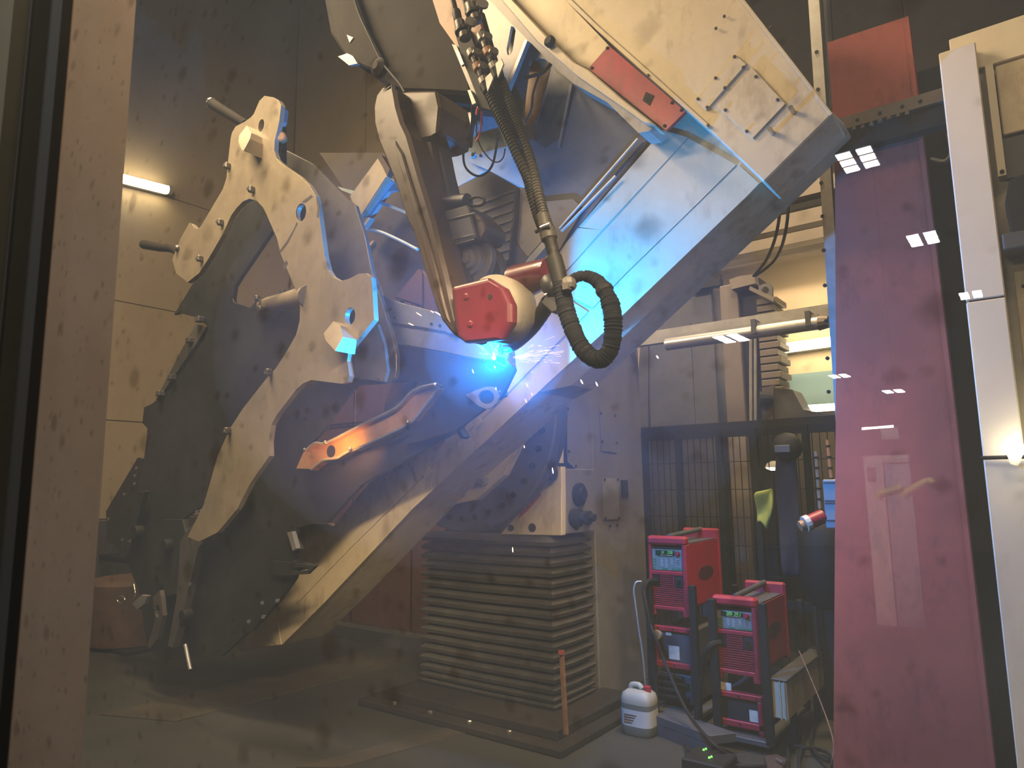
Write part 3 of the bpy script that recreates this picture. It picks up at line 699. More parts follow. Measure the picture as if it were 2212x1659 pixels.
for x, y in ((1033, 915), (925, 1023)):
    q = D(x, y, BF); u = (D(x + 20, y - 20, BF) - q).normalized(); v = Vector((0, -.01, 0)); w_ = u.cross(v).normalized() * .018
    MB().hexa([q - u * .03 - w_, q + u * .03 - w_, q + u * .03 + w_, q - u * .03 + w_], [p + v for p in (q - u * .03 - w_, q + u * .03 - w_, q + u * .03 + w_, q - u * .03 + w_)]).build('hinge', cream, t)
plate([(934, 966), (958, 946), (962, 952), (945, 972), (938, 978)], BF - .002, .002, 'red_mark', redwall, t)
plate([(722, 1137), (706, 1130), (672, 1131), (640, 1142), (634, 1160), (652, 1188), (630, 1211), (682, 1222), (648, 1240), (690, 1190)], BF + .02, .05, 'end_bracket', cream, t, bevel=.003)
plate([(566, 1372), (600, 1345), (607, 1392), (600, 1394)], BF - .006, .006, 'end_strap', cream, t)
# flange with bolts, in front of the headstock
FD_ = 3.42; fc = D(1000, 905, FD_); R = (fc - D(1000, 1150, FD_)).length
MB().lathe(fc, (0, 1, 0), [(0, R * .985), (.01, R), (.07, R), (.08, R * .97), (.24, R * .9)], 64).build('flange', darkgrey, t)
for k in range(36):
    a = 2 * math.pi * k / 36; p = fc + Vector((math.cos(a) * R * .88, 0, math.sin(a) * R * .88))
    MB().cyl(p, p + Vector((0, -.016, 0)), .020, seg=8).build('flange_bolt', black, t)
plate([(950, 1095), (1028, 1080), (1088, 1026), (1138, 925), (1160, 850), (940, 1060)], FD_ - .06, .06, 'mounting_plate', cream, t, bevel=.004)
for x, y in ((1082, 985), (1047, 1040), (1001, 1063)):
    q = D(x, y, FD_ - .06); MB().cyl(q, q + Vector((0, -.05, 0)), .018, seg=10).build('stud', shiny, t); bolt(q, (0, -1, 0), .032, .025, 'nut', galv, t)
# end housing at upper right
ED = 2.84
FACE = [(1190, -60), (1221, 0), (1288, 64), (1400, 165), (1528, 277), (1650, 393), (1799, 245), (1717, 138), (1609, 0), (1555, -70)]
MB().prism(DD(FACE, ED), (0, .24, 0)).build('end_housing', cream, t, .006)
MB().prism(DD([(1190, -60), (1221, 0), (1288, 64), (1400, 165), (1528, 277), (1534, 272), (1408, 158), (1294, 57), (1229, -6), (1200, -60)], ED - .012), (0, .012, 0)).build('edge_strip', cream, t, .002)
MB().prism(DD([(1609, 0), (1717, 138), (1799, 245), (1793, 250), (1711, 143), (1603, 5), (1548, -70), (1555, -70)], ED - .008), (0, .008, 0)).build('edge_strip', cream, t, .002)
for P in ([(1589, 118), (1612, 138), (1525, 238), (1501, 216)], [(1624, 145), (1697, 224), (1626, 299), (1547, 230)]):
    MB().prism(DD(P, ED - .012), (0, .012, 0)).build('hatch', cream, t, .002)
for x, y in ((1587, 123), (1606, 146), (1546, 169), (1566, 190), (1508, 214), (1528, 232), (1633, 166), (1680, 216), (1567, 238), (1613, 284), (1565, 36), (1547, 62), (1400, 163), (1530, 271), (1665, 60)):
    bolt(D(x, y, ED - .012), (0, -1, 0), .007, .008, 'bolt', brown, t)
for x, y in ((1715, 243), (1670, 288)):
    q = D(x, y, ED); MB().cyl(q, q + Vector((0, -.05, 0)), .010, seg=10).build('stud', shiny, t)
plate([(1060, -60), (1106, 0), (1240, 134), (1271, 148), (1315, 98), (1221, 0), (1190, -60)], ED + .05, .1, 'recess_face', cream, t)
plate([(1271, 148), (1315, 98), (1481, 241), (1439, 283)], ED + .035, .02, 'red_plate', red, t, bevel=.002)
q0, q1, q2, q3 = (1395, 198), (1413, 206), (1403, 228), (1388, 217)
plate([q0, q1, q2, q3], ED + .032, .004, 'small_window', black, t)
for x, y in ((1279, 147), (1312, 104), (1452, 222), (1472, 238), (1436, 272)):
    bolt(D(x, y, ED + .035), (0, -1, 0), .008, .006, 'bolt', black, t)
LIPO = [(1000, -62), (1057, 0), (1104, 51), (1146, 92), (1207, 154), (1240, 181), (1312, 221), (1379, 287), (1402, 283), (1417, 270)]
LIPM = [(1031, -60), (1083, 0), (1161, 92), (1240, 160), (1330, 222), (1395, 268), (1417, 270)]
LIPI = [(1050, -62), (1106, 0), (1177, 74), (1240, 134), (1271, 150), (1345, 214), (1417, 270)]
MB().prism(DD(LIPO + LIPM[::-1], ED - .02), (0, .14, 0)).build('lip', creamgrey, t, .004)
MB().prism(DD(LIPM[:-1] + [(1417, 270)] + LIPI[:-1][::-1], ED - .05), (0, .12, 0)).build('lip_rim', cream, t, .006)
q = D(1190, 92, ED - .06); MB().lathe(q, (0, -1, 0), [(0, .03), (.02, .03), (.03, .02)], 12).build('grease_cap', black, t)
# inner web of the arm seen behind the hoses
plate([(1030, -40), (1062, -20), (1150, 95), (1134, 84), (1091, 192), (1075, 170), (1055, 80), (1030, 20)], ED + .12, .02, 'inner_web', cream, t, [[(1104, 56), (1110, 58), (1114, 66), (1107, 110), (1102, 120), (1096, 118), (1094, 106)]])
plate([(1085, 40), (1125, 50), (1115, 130), (1085, 130)], ED + .22, .02, 'inner_backing', galv, t)
plate([(1134, 84), (1139, 88), (1098, 192), (1092, 190)], ED + .11, .03, 'web_edge', galv, t)
plate([(1139, 86), (1150, 95), (1262, 197), (1405, 292), (1205, 548), (1178, 520), (1125, 410), (1098, 300), (1088, 212)], ED + .17, .02, 'inner_plate', darkgrey, t,
      [[(1141, 140), (1150, 128), (1163, 125), (1177, 128), (1187, 136), (1191, 146), (1180, 190), (1165, 245), (1158, 262), (1145, 272), (1132, 270), (1127, 255), (1133, 200)]])
plate([(1120, 110), (1200, 120), (1200, 290), (1110, 290)], ED + .30, .02, 'inner_backing', orangebrown, t)
plate([(1195, 150), (1240, 188), (1226, 250), (1206, 300), (1178, 320), (1152, 302), (1168, 248), (1186, 190)], ED + .162, .01, 'shadow_panel', darksteel, t)  # dark sheet in place of the darkness inside a second cutout
plate([(1231, 180), (1236, 182), (1209, 318), (1204, 318)], ED + .15, .02, 'rib', midsteel, t)
plate([(1172, 436), (1238, 430), (1260, 450), (1205, 545), (1185, 520)], ED + .15, .02, 'gusset', brown, t)
MB().cyl(D(1209, 494, ED + .14), D(1378, 300, ED + .14), .008, seg=6).build('edge_bar', galv, t)
MB().cyl(D(1213, 500, ED + .12), D(1330, 380, ED + .12), .008, seg=6).build('edge_bar', galv, t)
o = MB().tube([D(1135, 168, ED), D(1150, 164, ED - .02), D(1170, 158, ED - .03), D(1180, 150, ED), D(1192, 136, ED + .08)], .010, 8, 6).tube([D(1165, 160, ED - .01), D(1152, 200, ED), D(1148, 235, ED + .02), D(1136, 262, ED + .08)], .006, 6, 6).build('web_cable', rubber, t, smooth=True)
# ================================================================== workpiece: welded boom frame held in front of the arm
WD = 2.2
t = thing('boom_weldment', 'large welded steel boom frame with forked tan side plate', 'steel frame', D(600, 1000, 2.5))
FP = [(571, 207), (590, 210), (601, 216), (607, 227), (603, 262), (598, 285), (593, 305), (592, 325), (597, 342), (607, 353), (647, 380), (668, 400), (682, 423), (687, 450), (690, 470), (701, 553), (708, 582), (717, 596), (736, 607), (754, 602), (775, 591), (792, 590), (801, 598), (804, 615), (808, 690), (767, 741), (752, 760), (750, 780), (755, 812), (750, 825), (738, 829), (672, 821), (655, 828), (640, 841), (598, 896), (586, 918), (581, 953), (582, 985), (540, 1045), (512, 1100), (470, 1150), (430, 1170), (405, 1160), (440, 1090), (470, 985), (497, 925), (524, 883), (575, 818), (596, 795), (618, 761), (639, 724), (647, 694), (648, 665), (640, 629), (626, 596), (606, 548), (598, 515), (576, 464), (568, 448), (555, 434), (539, 429), (525, 435), (512, 448), (499, 466), (481, 506), (452, 556), (430, 590), (405, 610), (380, 590), (372, 560), (390, 515), (409, 481), (415, 484), (420, 491), (427, 495), (434, 488), (481, 409), (489, 385), (494, 335), (498, 300), (501, 286), (509, 273), (528, 263), (541, 254), (548, 246), (560, 218)]
plate(FP, WD, .03, 'front_side_plate', steel, t, [oval(564, 271, 6, 14, 16, .2), oval(650, 459, 11, 20, 20, .15), oval(756, 683, 11, 19, 20, .15)], bevel=.004)
RP = [(545, 420), (443, 569), (375, 680), (386, 676), (430, 687), (446, 704), (423, 741), (335, 866), (328, 872), (311, 880), (307, 914), (318, 925), (316, 950), (311, 987), (304, 1050), (296, 1085), (262, 1180), (300, 1280), (318, 1400), (345, 1425), (380, 1425), (478, 1418), (533, 1367), (545, 1362), (600, 1300), (636, 1250), (640, 1235), (684, 1222), (632, 1211), (650, 1186), (634, 1160), (640, 1140), (672, 1131), (706, 1129), (740, 1090), (780, 1048), (800, 1035), (875, 993), (985, 932), (1040, 880), (1090, 855), (1085, 810), (1085, 772), (1000, 748), (853, 735), (800, 650), (700, 560), (640, 420)]
HOLE1 = [(588, 498), (600, 528), (640, 622), (636, 636), (610, 632), (585, 640), (558, 645), (541, 664), (505, 653), (503, 645), (507, 619), (521, 596)]
HOLE2 = [(768, 833), (845, 826), (903, 824), (906, 838), (858, 878), (712, 950), (685, 953), (652, 972), (648, 968)]
HOLE3 = [(396, 1121), (425, 1100), (455, 1087), (446, 1100), (403, 1160)]
HOLE4 = [(345, 1118), (332, 1185), (338, 1250), (352, 1280), (318, 1284), (300, 1180), (320, 1110)]
plate(RP, 2.60, .03, 'rear_side_plate', darksteel, t, [HOLE1, HOLE2, HOLE3], bevel=.003)
MP = [(590, 335), (620, 325), (676, 354), (750, 430), (767, 443), (774, 467), (788, 510), (802, 582), (828, 663), (848, 731), (856, 764), (856, 800), (853, 815), (840, 829), (757, 812), (700, 700), (620, 420)]
plate(MP, 2.40, .03, 'middle_plate', midsteel, t, bevel=.004)
plate([(763, 752), (790, 720), (815, 700), (830, 745), (836, 800), (830, 824), (764, 816), (756, 790)], 2.30, .02, 'lower_gusset', midsteel, t, [oval(776, 817, 3, 2, 8), oval(817, 819, 3, 2, 8)])
q = D(806, 742, 2.33); MB().cyl(q, q + Vector((.03, .05, 0)), .03, seg=14).build('pin', midsteel, t, smooth=True)
# bosses standing off the front plate
for P, dd in (([(533, 271), (543, 287), (540, 300), (526, 326), (521, 322), (515, 306), (517, 292)], .10), ([(720, 694), (735, 703), (741, 728), (724, 758), (704, 736), (699, 720)], .10)):
    yb_ = max(y for _, y in P); yr_ = yb_ - min(y for _, y in P)
    A = [D(x, y, WD - dd - .02 + .075 * (yb_ - y) / yr_) for x, y in P]
    MB().hexa(A, [Vector((p.x, WD, p.z)) for p in A]).build('boss', steel, t)
for x, y in ((496, 360), (548, 411), (481, 482), (437, 560), (586, 805), (497, 931)):
    q = D(x, y, WD - .001)
    MB().box(q.x - .014, q.x + .014, WD - .035, WD, q.z - .02, q.z + .02).build('weld_lug', midsteel, t, .006)
    MB().cyl(q + Vector((0, -.035, -.004)), q + Vector((0, -.042, -.004)), .008, seg=8).build('lug_pin', shiny, t)
for P in ([(683, 428), (688, 432), (691, 455), (688, 471), (684, 468), (686, 450)], [(636, 492), (641, 478), (643, 482), (622, 524), (606, 545), (603, 543), (620, 520)], [(652, 436), (672, 420), (676, 424), (660, 437)], [(610, 572), (620, 562), (622, 568), (612, 582)]):
    plate(P, WD - .0015, .002, 'ground_streak', shiny, t)
# levers sticking out at the left
a = D(458, 224, WD - .02); b = D(530, 268, WD + .05)
MB().tube([a, a.lerp(b, .3), a.lerp(b, .7), b], .022, 10, 3, rfun=lambda f, i: .034 - .006 * f).build('lever', darkshade, t, smooth=True)
MB().cyl(a, a + (a - b).normalized() * .015, .036, seg=10).build('lever_cap', midsteel, t)
a = D(311, 528, WD + .1); b = D(378, 541, WD + .05); c = D(412, 580, WD + .04)
MB().tube([a, a.lerp(b, .5), b, c], .02, 10, 4, rfun=lambda f, i: .034 - .014 * f).build('lever', darkshade, t, smooth=True)
MB().lathe(D(391, 538, WD + .02), (0, -1, 0), [(0, .02), (.03, .02), (.04, .012)], 10).build('lever_pin', midsteel, t)
q = D(600, 240, WD + .04); plate([(604, 232), (614, 235), (611, 262), (605, 272), (602, 268)], WD + .04, .03, 'glint_bar', bluesteel, t)
q = D(610, 300, WD + .05); MB().lathe(q, (.6, -.8, 0), [(0, .03), (.03, .03), (.035, .02)], 14).build('end_cap', orangebrown, t)
plate([(597, 285), (606, 270), (607, 350), (594, 335)], WD + .04, .04, 'spacer', black, t)
# cross members between the side plates
q = D(590, 680, WD + .02); MB().tube([D(560, 662, 2.58), D(612, 652, 2.5), D(668, 640, WD + .02)], .05, 14, rfun=lambda f, i: (.045, .055, .06)[i]).build('cross_tube', steel, t, smooth=True)
for x, y in ((560, 645), (567, 668), (615, 632)):
    bolt(D(x, y, 2.5), (0, -1, 0), .02, .03, 'bolt', shiny, t)
plate([(553, 645), (590, 640), (600, 652), (596, 672), (575, 682), (556, 676), (541, 664)], 2.52, .06, 'tube_clamp', darksteel, t, bevel=.004)
# curved sheet running from the plates to the weld
P = [(822, 635), (848, 648), (875, 657), (941, 673), (985, 700), (1020, 735), (1062, 768), (1070, 779), (1040, 777), (1001, 770), (938, 757), (853, 742), (836, 690)]
plate(P, 2.532, .02, 'curved_sheet', bluesteel, t, bevel=.004)
for x, y in ((844, 668), (854, 687), (932, 700), (950, 703)):
    q = D(x, y, 2.531); MB().cyl(q, q + Vector((0, -.004, 0)), .008, seg=8).build('drilled_hole', black, t)
MB().prism(DD([(835, 695), (900, 704), (960, 715), (1005, 732), (1005, 735), (960, 719), (900, 709), (836, 702)], 2.528), (0, .006, 0)).build('bend_line', darksteel, t)
P = [(853, 743), (938, 758), (1001, 771), (1068, 780), (1090, 790), (1106, 775), (1112, 800), (1085, 855), (985, 930), (880, 960), (905, 830), (856, 815)]
plate(P, 2.537, .02, 'lower_box_plate', darksteel, t, bevel=.004)
plate([(1093, 778), (1098, 765), (1103, 750), (1106, 792), (1098, 784)], 2.49, .03, 'weld_tab', alu, t)
plate([(995, 736), (1040, 724), (1106, 720), (1106, 788), (1084, 800), (1060, 776), (1010, 766)], 2.62, .02, 'weld_backing', bluesteel, t)  # widened to keep arc light off the near part of the arm
# lifting eye
plate([(1006, 853), (1020, 866), (1034, 878), (1048, 884), (1062, 881), (1073, 871), (1077, 858), (1074, 845), (1064, 836), (1050, 836), (1030, 842)], 2.522, .014, 'lifting_eye', steel, t, [oval(1050, 858, 17, 15, 20)], bevel=.002)
# slanted channel lit by the added warm spot
CH = [(655, 978), (680, 957), (706, 957), (855, 882), (893, 843), (943, 830), (947, 838), (895, 905), (875, 918), (780, 966), (758, 971), (730, 989), (702, 992), (676, 1013), (640, 1012)]
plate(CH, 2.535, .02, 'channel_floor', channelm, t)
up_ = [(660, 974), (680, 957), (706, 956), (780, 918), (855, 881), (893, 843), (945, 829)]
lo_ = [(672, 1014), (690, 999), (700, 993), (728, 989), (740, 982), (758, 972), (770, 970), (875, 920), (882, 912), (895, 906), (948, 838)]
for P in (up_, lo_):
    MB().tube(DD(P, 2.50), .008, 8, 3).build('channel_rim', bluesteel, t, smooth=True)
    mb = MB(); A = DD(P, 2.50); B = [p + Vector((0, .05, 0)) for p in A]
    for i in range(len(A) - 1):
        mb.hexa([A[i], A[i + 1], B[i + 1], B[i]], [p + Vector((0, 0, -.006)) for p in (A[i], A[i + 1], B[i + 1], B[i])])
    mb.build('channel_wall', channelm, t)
q = D(716, 975, 2.534); MB().cyl(q, q + Vector((0, -.006, 0)), .034, seg=20).build('channel_hole', black, t)
for x, y in ((758, 971), (882, 912), (660, 972), (705, 956), (942, 833)):
    MB().lathe(D(x, y, 2.49), (0, -1, 0), [(0, .012), (.01, .012), (.015, .006)], 8).build('rivet', shiny, t)
# tan bracket seen beyond the channel
plate([(851, 822), (866, 822), (878, 829), (895, 823), (903, 824), (895, 842), (882, 845), (868, 868), (838, 886), (829, 888), (833, 858)], 2.72, .02, 'far_bracket', steel, t)
plate([(768, 833), (755, 850), (690, 940), (652, 975), (645, 965), (640, 930), (655, 880), (700, 840)], 2.57, .02, 'leg_liner', darksteel, t)
# slanted ribs, slots and fittings of the dark lower body
RB = [(388, 1170), (400, 1150), (440, 1110), (498, 1036), (510, 1033), (522, 1042), (527, 1060), (450, 1155), (428, 1185), (410, 1260), (396, 1320), (372, 1400), (362, 1395), (380, 1300), (386, 1230)]
plate(RB, 2.50, .05, 'slanted_rib', midsteel, t, [oval(488, 1085, 9, 28, 14, .72), oval(450, 1140, 9, 30, 14, .72)], bevel=.006)
for P in ([(270, 1110), (298, 1062), (312, 1060), (300, 1110), (276, 1200), (258, 1200), (240, 1165)], [(331, 1180), (352, 1122), (395, 1122), (404, 1165), (388, 1280), (362, 1290), (338, 1250)]):
    plate(P, 2.52, .04, 'lower_flange', darksteel, t, bevel=.006)
plate([(228, 1105), (297, 988), (306, 990), (302, 1058), (262, 1180), (232, 1170)], 2.62, .03, 'rear_ear', darksteel, t, bevel=.005)
for x, y, r in ((288, 1150, .05), (352, 1180, .05), (392, 1330, .04)):
    q = D(x, y, 2.47); MB().lathe(q, (0, 1, 0), [(0, r * .9), (.01, r), (.06, r)], 18).build('dark_bush', black, t, smooth=True)
for x, y in ((274, 1068), (240, 1121), (270, 1165), (286, 1168), (570, 1300), (602, 1295), (541, 1340), (572, 1330), (450, 1080), (464, 1052), (415, 1260), (408, 1145), (430, 1105), (300, 1012), (297, 1028), (296, 1045)):
    q = D(x, y, 2.49); mb = MB().cyl(q, q + Vector((.03, -.03, .002)), .006, seg=8).cyl(q + Vector((.03, -.03, .002)), q + Vector((.036, -.036, .002)), .011, seg=8); mb.build('screw', shiny, t)
MB().cyl(D(400, 1392, 2.4), D(411, 1446, 2.4), .012, seg=8).build('rod', bluesteel, t)
MB().tube([D(283, 1300, 2.45), D(292, 1285, 2.45), D(289, 1262, 2.45)], .006, 8, 5).tube([D(262 + 8 * math.cos(k * .52), 1296 + 8 * math.sin(k * .52), 2.45) for k in range(13)], .005, 6).build('hook', shiny, t, smooth=True)
plate([(285, 1305), (305, 1285), (318, 1287), (312, 1305), (296, 1318)], 2.43, .03, 'catch_block', bluesteel, t, bevel=.003)
plate([(330, 1290), (345, 1275), (348, 1290), (352, 1330), (340, 1380), (325, 1400), (318, 1395), (335, 1340)], 2.46, .03, 'lower_strut', midsteel, t, [oval(340, 1320, 5, 14, 12)], bevel=.004)
plate([(620, 1150), (630, 1148), (640, 1185), (632, 1190)], 2.55, .03, 'end_tab', bluesteel, t)
plate([(590, 1212), (682, 1222), (664, 1240), (610, 1244), (590, 1240)], 2.55, .02, 'end_plate', darksteel, t, [[(637, 1226), (668, 1224), (664, 1232), (640, 1235), (634, 1232)]])
for x, y in ((430, 690), (410, 735), (370, 815), (345, 850)):
    q = D(x, y, 2.57); MB().box(q.x - .03, q.x + .03, 2.55, 2.6, q.z - .02, q.z + .02).build('edge_clamp', midsteel, t, .005)
plate([(423, 700), (446, 706), (425, 741), (350, 850), (337, 862), (395, 750)], 2.585, .02, 'edge_strip', midsteel, t)
plate([(980, 905), (1002, 943), (994, 948), (976, 915)], 2.6, .05, 'hanging_tab', darksteel, t)
# unseen warm spot added to give the channel its orange glow
l = bpy.data.lights.new('channel_glow_spot', 'SPOT'); l.energy = 15; l.color = (1, .42, .08); l.spot_size = math.radians(125); l.spot_blend = 1.0; l.shadow_soft_size = .02
o = bpy.data.objects.new('channel_glow_spot', l); COL.objects.link(o); o.location = D(698, 975, 2.33)
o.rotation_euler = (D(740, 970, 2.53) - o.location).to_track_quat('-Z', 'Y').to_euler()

# things at the lower left behind the frame
q = H(250, 1470, 0); 
t = thing('rusty_drum', 'rust brown drum standing on the floor at lower left', 'drum', D(250, 1460, 3.1))
c = D(225, 1455, 3.1); c.z = 0
zt3 = D(250, 1305, 3.1).z
MB().lathe(c + Vector((0, .25, max(.02, D(250, 1455, 3.1).z - .0))), (0, 0, 1), [(0, .36), (.02, .40), (zt3 - D(250, 1455, 3.1).z - .04, .42), (zt3 - D(250, 1455, 3.1).z, .38)], 24).build('shell', rustdrum, t, smooth=True)
MB().box(c.x - .35, c.x + .5, c.y - .05, c.y + .6, 0, max(.03, D(250, 1455, 3.1).z)).build('pallet', black, t)
t = thing('dark_crate', 'black soot covered crate behind the boom frame at lower left', 'crate', D(230, 1300, 3.9))
a = D(150, 1190, 3.9); b = D(330, 1330, 3.9); a.x = max(a.x, SL + .1)
MB().box(a.x, b.x, 3.9, 4.5, 0, a.z - .05).build('body', darkgrey, t, .01)
MB().box(a.x - .02, b.x + .02, 3.88, 4.52, a.z - .05, a.z).build('lid', black, t, .01)
tag(MB().box(-7.4, -3.0, 4.6, 4.75, 0, .12).build('floor_rail', darkgrey), 'low dark rail on the floor behind the boom frame', 'rail')
# red-brown sheets and cable ladder beyond the frame
t = thing('welding_screen', 'dark red-brown welding screen behind the boom frame', 'screen', D(800, 1000, 5.2))
a = D(610, 820, 5.2); b = D(960, 990, 5.2)
n = 6
for i in range(n):
    x0 = a.x + (b.x - a.x) * i / n; x1 = a.x + (b.x - a.x) * (i + 1) / n - .01
    MB().box(x0, x1, 5.2 + .02 * (i % 2), 5.22 + .02 * (i % 2), 0, D(800, 560, 5.2).z if i > 3 else D(700, 780, 5.2).z).build('strip', redbrown, t)
t = thing('cable_ladder', 'thin cable ladder crossing in front of the red-brown screen', 'ladder', D(730, 915, 5.1))
a = D(676, 921, 5.192); b = D(860, 905, 5.192)
for dz in (0, -.035): MB().cyl(a + Vector((0, 0, dz)), b + Vector((.2, 0, dz)), .008, seg=6).build('side_rail', black, t)
for k in range(10):
    q = a.lerp(b, k / 9); MB().cyl(q, q + Vector((0, 0, -.035)), .006, seg=6).build('rung', black, t)
# ================================================================== welding robot hanging from the gantry
RD = 1.98
t = thing('welding_robot', 'sooty brown welding robot arm hanging down to a red wrist', 'robot', D(900, 10, 2.3))
robot = t
# shoulder in the dark at the top
plate([(690, -40), (970, -40), (1005, 90), (1020, 205), (960, 200), (862, 196), (840, 190), (812, 170), (770, 140), (738, 112), (710, 70)], 2.38, .3, 'shoulder', darkshade, t, bevel=.02)
plate([(700, -30), (760, -30), (790, 60), (826, 130), (800, 150), (752, 128), (728, 90)], 2.33, .05, 'shoulder_cover', darkshade, t, bevel=.01)
plate([(749, 75), (763, 81), (755, 92)], 2.325, .004, 'warning_triangle', label_m, t)
plate([(730, 122), (750, 115), (762, 121), (772, 137), (754, 141)], 2.31, .02, 'lit_bracket', galv, t)
MB().tube([D(760, -20, 2.3), D(775, 30, 2.3), D(800, 85, 2.29), D(822, 130, 2.28), D(845, 160, 2.26), D(862, 180, 2.2), D(874, 200, 2.1)], .006, 8, 6).build('arm_cable', rubber, t, smooth=True)
MB().lathe(D(825, 150, 2.3), (0, -1, 0), [(0, .05), (.03, .05), (.05, .02)], 14).build('cable_gland', black, t)
# forearm: long housing with a ridge
FA = [(852, 188), (836, 186), (822, 189), (811, 204), (805, 231), (806, 266), (815, 304), (829, 338), (852, 396), (878, 480), (890, 500), (919, 600), (938, 660), (951, 691), (976, 722), (1001, 738), (1015, 720), (985, 690), (969, 613), (953, 548), (938, 481), (925, 438), (910, 390), (896, 341), (881, 289), (868, 262), (858, 228), (854, 205)]
plate(FA, RD, .14, 'forearm_housing', brown, t, bevel=.018)
plate([(850, 300), (868, 330), (886, 390), (905, 450), (925, 520), (944, 590), (958, 650), (972, 700), (962, 690), (940, 620), (915, 540), (895, 470), (876, 400), (858, 345)], RD - .012, .02, 'forearm_ridge', brown, t, bevel=.006)
plate([(858, 200), (880, 196), (942, 194), (950, 230), (945, 285), (920, 300), (895, 305), (884, 290), (870, 262), (861, 228)], RD + .10, .22, 'elbow_joint', brown, t, bevel=.02)
MB().tube([D(853, 188, RD + .02), D(857, 220, RD + .02), D(866, 258, RD + .02), D(882, 292, RD + .02)], .012, 8, 4).build('joint_seal', black, t, smooth=True)
plate([(925, 283), (958, 279), (962, 288), (955, 296), (935, 297), (924, 292)], RD + .18, .05, 'joint_cap', bluesteel, t, bevel=.005)
plate([(900, 275), (960, 270), (970, 290), (962, 304), (930, 306), (905, 305)], RD + .22, .12, 'elbow_casting', darksteel, t, bevel=.01)
# arm plates right of the housing
plate([(888, 300), (930, 305), (940, 360), (958, 440), (950, 452), (935, 455), (918, 395), (900, 335)], RD + .12, .03, 'arm_plate', brown, t)
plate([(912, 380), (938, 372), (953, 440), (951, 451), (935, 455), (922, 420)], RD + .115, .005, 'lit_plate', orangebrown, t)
MB().box(D(938, 425, RD + .11).x - .002, D(938, 425, RD + .11).x + .002, RD + .108, RD + .115, D(938, 440, RD + .11).z, D(938, 412, RD + .11).z).build('plate_slot', black, t)
plate([(928, 303), (948, 312), (960, 372), (972, 420), (968, 455), (955, 440), (942, 370)], RD + .16, .08, 'arm_column', darkgrey, t, bevel=.004)
# drive motor with disc
plate([(936, 462), (1008, 442), (1014, 450), (1028, 512), (1010, 520), (948, 534)], RD + .10, .16, 'motor', darkgrey, t, bevel=.008)
plate([(1014, 449), (1024, 458), (1038, 468), (1048, 485), (1049, 500), (1040, 515), (1030, 520), (1024, 500)], RD + .12, .14, 'motor_end', brown, t, bevel=.006)
MB().cyl(D(952, 440, RD + .14), D(1010, 436, RD + .14), .035, seg=14).build('brake_unit', darksteel, t, smooth=True)
MB().tube([D(1012, 432, RD + .14), D(1030, 425, RD + .13), D(1044, 428, RD + .13), D(1046, 436, RD + .13), D(1038, 443, RD + .13), D(1015, 444, RD + .14)], .006, 8, 5).build('motor_cable', rubber, t, smooth=True)
for y0, y1 in ((474, 466), (519, 512), (531, 523)):
    MB().cyl(D(960, y0 + 2, RD + .095), D(1024, y1 - 6, RD + .095), .003, seg=6).build('edge_trim', shiny, t)
c = D(1030, 568, RD + .2)
MB().lathe(c, (0, -1, 0), [(0, .105), (.03, .105), (.035, .098), (.036, .07), (.05, .065), (.051, .045), (.065, .04), (.066, .02), (.075, .018)], 32).build('belt_disc', midsteel, t, smooth=True)
plate([(993, 532), (1034, 518), (1068, 540), (1085, 580), (1080, 620), (1012, 620)], RD + .22, .06, 'belt_housing', darkgrey, t, bevel=.008)
plate([(952, 530), (975, 535), (1000, 600), (998, 622), (978, 625), (965, 600)], RD + .14, .05, 'wrist_link', brown, t, bevel=.004)
for x, y in ((982, 572), (991, 598), (980, 604)):
    q = D(x, y, RD + .139); MB().cyl(q, q + Vector((0, -.004, 0)), .010, seg=10).build('link_hole', black, t)
plate([(983, 528), (992, 532), (1013, 605), (1013, 625), (1003, 622)], RD + .13, .05, 'link_edge', darksteel, t)
# red wrist
WR = [(969, 618), (1050, 598), (1086, 620), (1103, 656), (1103, 694), (1080, 731), (999, 739), (983, 726)]
o = plate(WR, RD - .06, .055, 'wrist_cover', wristshade, t)
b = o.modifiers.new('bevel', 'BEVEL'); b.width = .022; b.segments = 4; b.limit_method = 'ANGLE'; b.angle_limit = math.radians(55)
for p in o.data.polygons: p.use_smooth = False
cc = D(1064, 664, RD + .015); rr = (D(1064, 594, RD + .015) - cc).length
MB().lathe(cc + Vector((0, -.02, 0)), (0, 1, 0), [(0, rr * .96), (.02, rr), (.12, rr), (.14, rr * .95)], 40).build('wrist_housing', creamgrey, t, smooth=True)
for x, y, m_ in ((1008, 641, wristshade), (1017, 700, wristshade)):
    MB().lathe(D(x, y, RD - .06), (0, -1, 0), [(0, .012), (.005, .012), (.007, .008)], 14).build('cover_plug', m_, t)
q = D(1059, 641, RD - .06); MB().cyl(q, q + Vector((0, -.003, 0)), .009, seg=14).build('cover_hole', black, t)
MB().cyl(D(1091, 647, RD - .055), D(1090, 660, RD - .055), .003, seg=6).build('scratch', shiny, t)
# second red joint and torch mount
a = D(1120, 612, RD + .16); b = D(1190, 585, RD + .10)
MB().tube([a, a.lerp(b, .5), b], .07, 18, 4, rfun=lambda f, i: .075 - .025 * f).build('torch_joint', wristshade, t, smooth=True)
MB().lathe(D(1186, 608, RD + .08), (.5, -.3, -.6), [(0, .035), (.03, .04), (.06, .032), (.07, .02)], 16).build('tool_flange', darksteel, t, smooth=True)
plate([(1180, 632), (1212, 650), (1204, 672), (1190, 676), (1168, 655)], RD + .06, .06, 'torch_bracket', darkgrey, t, bevel=.006)
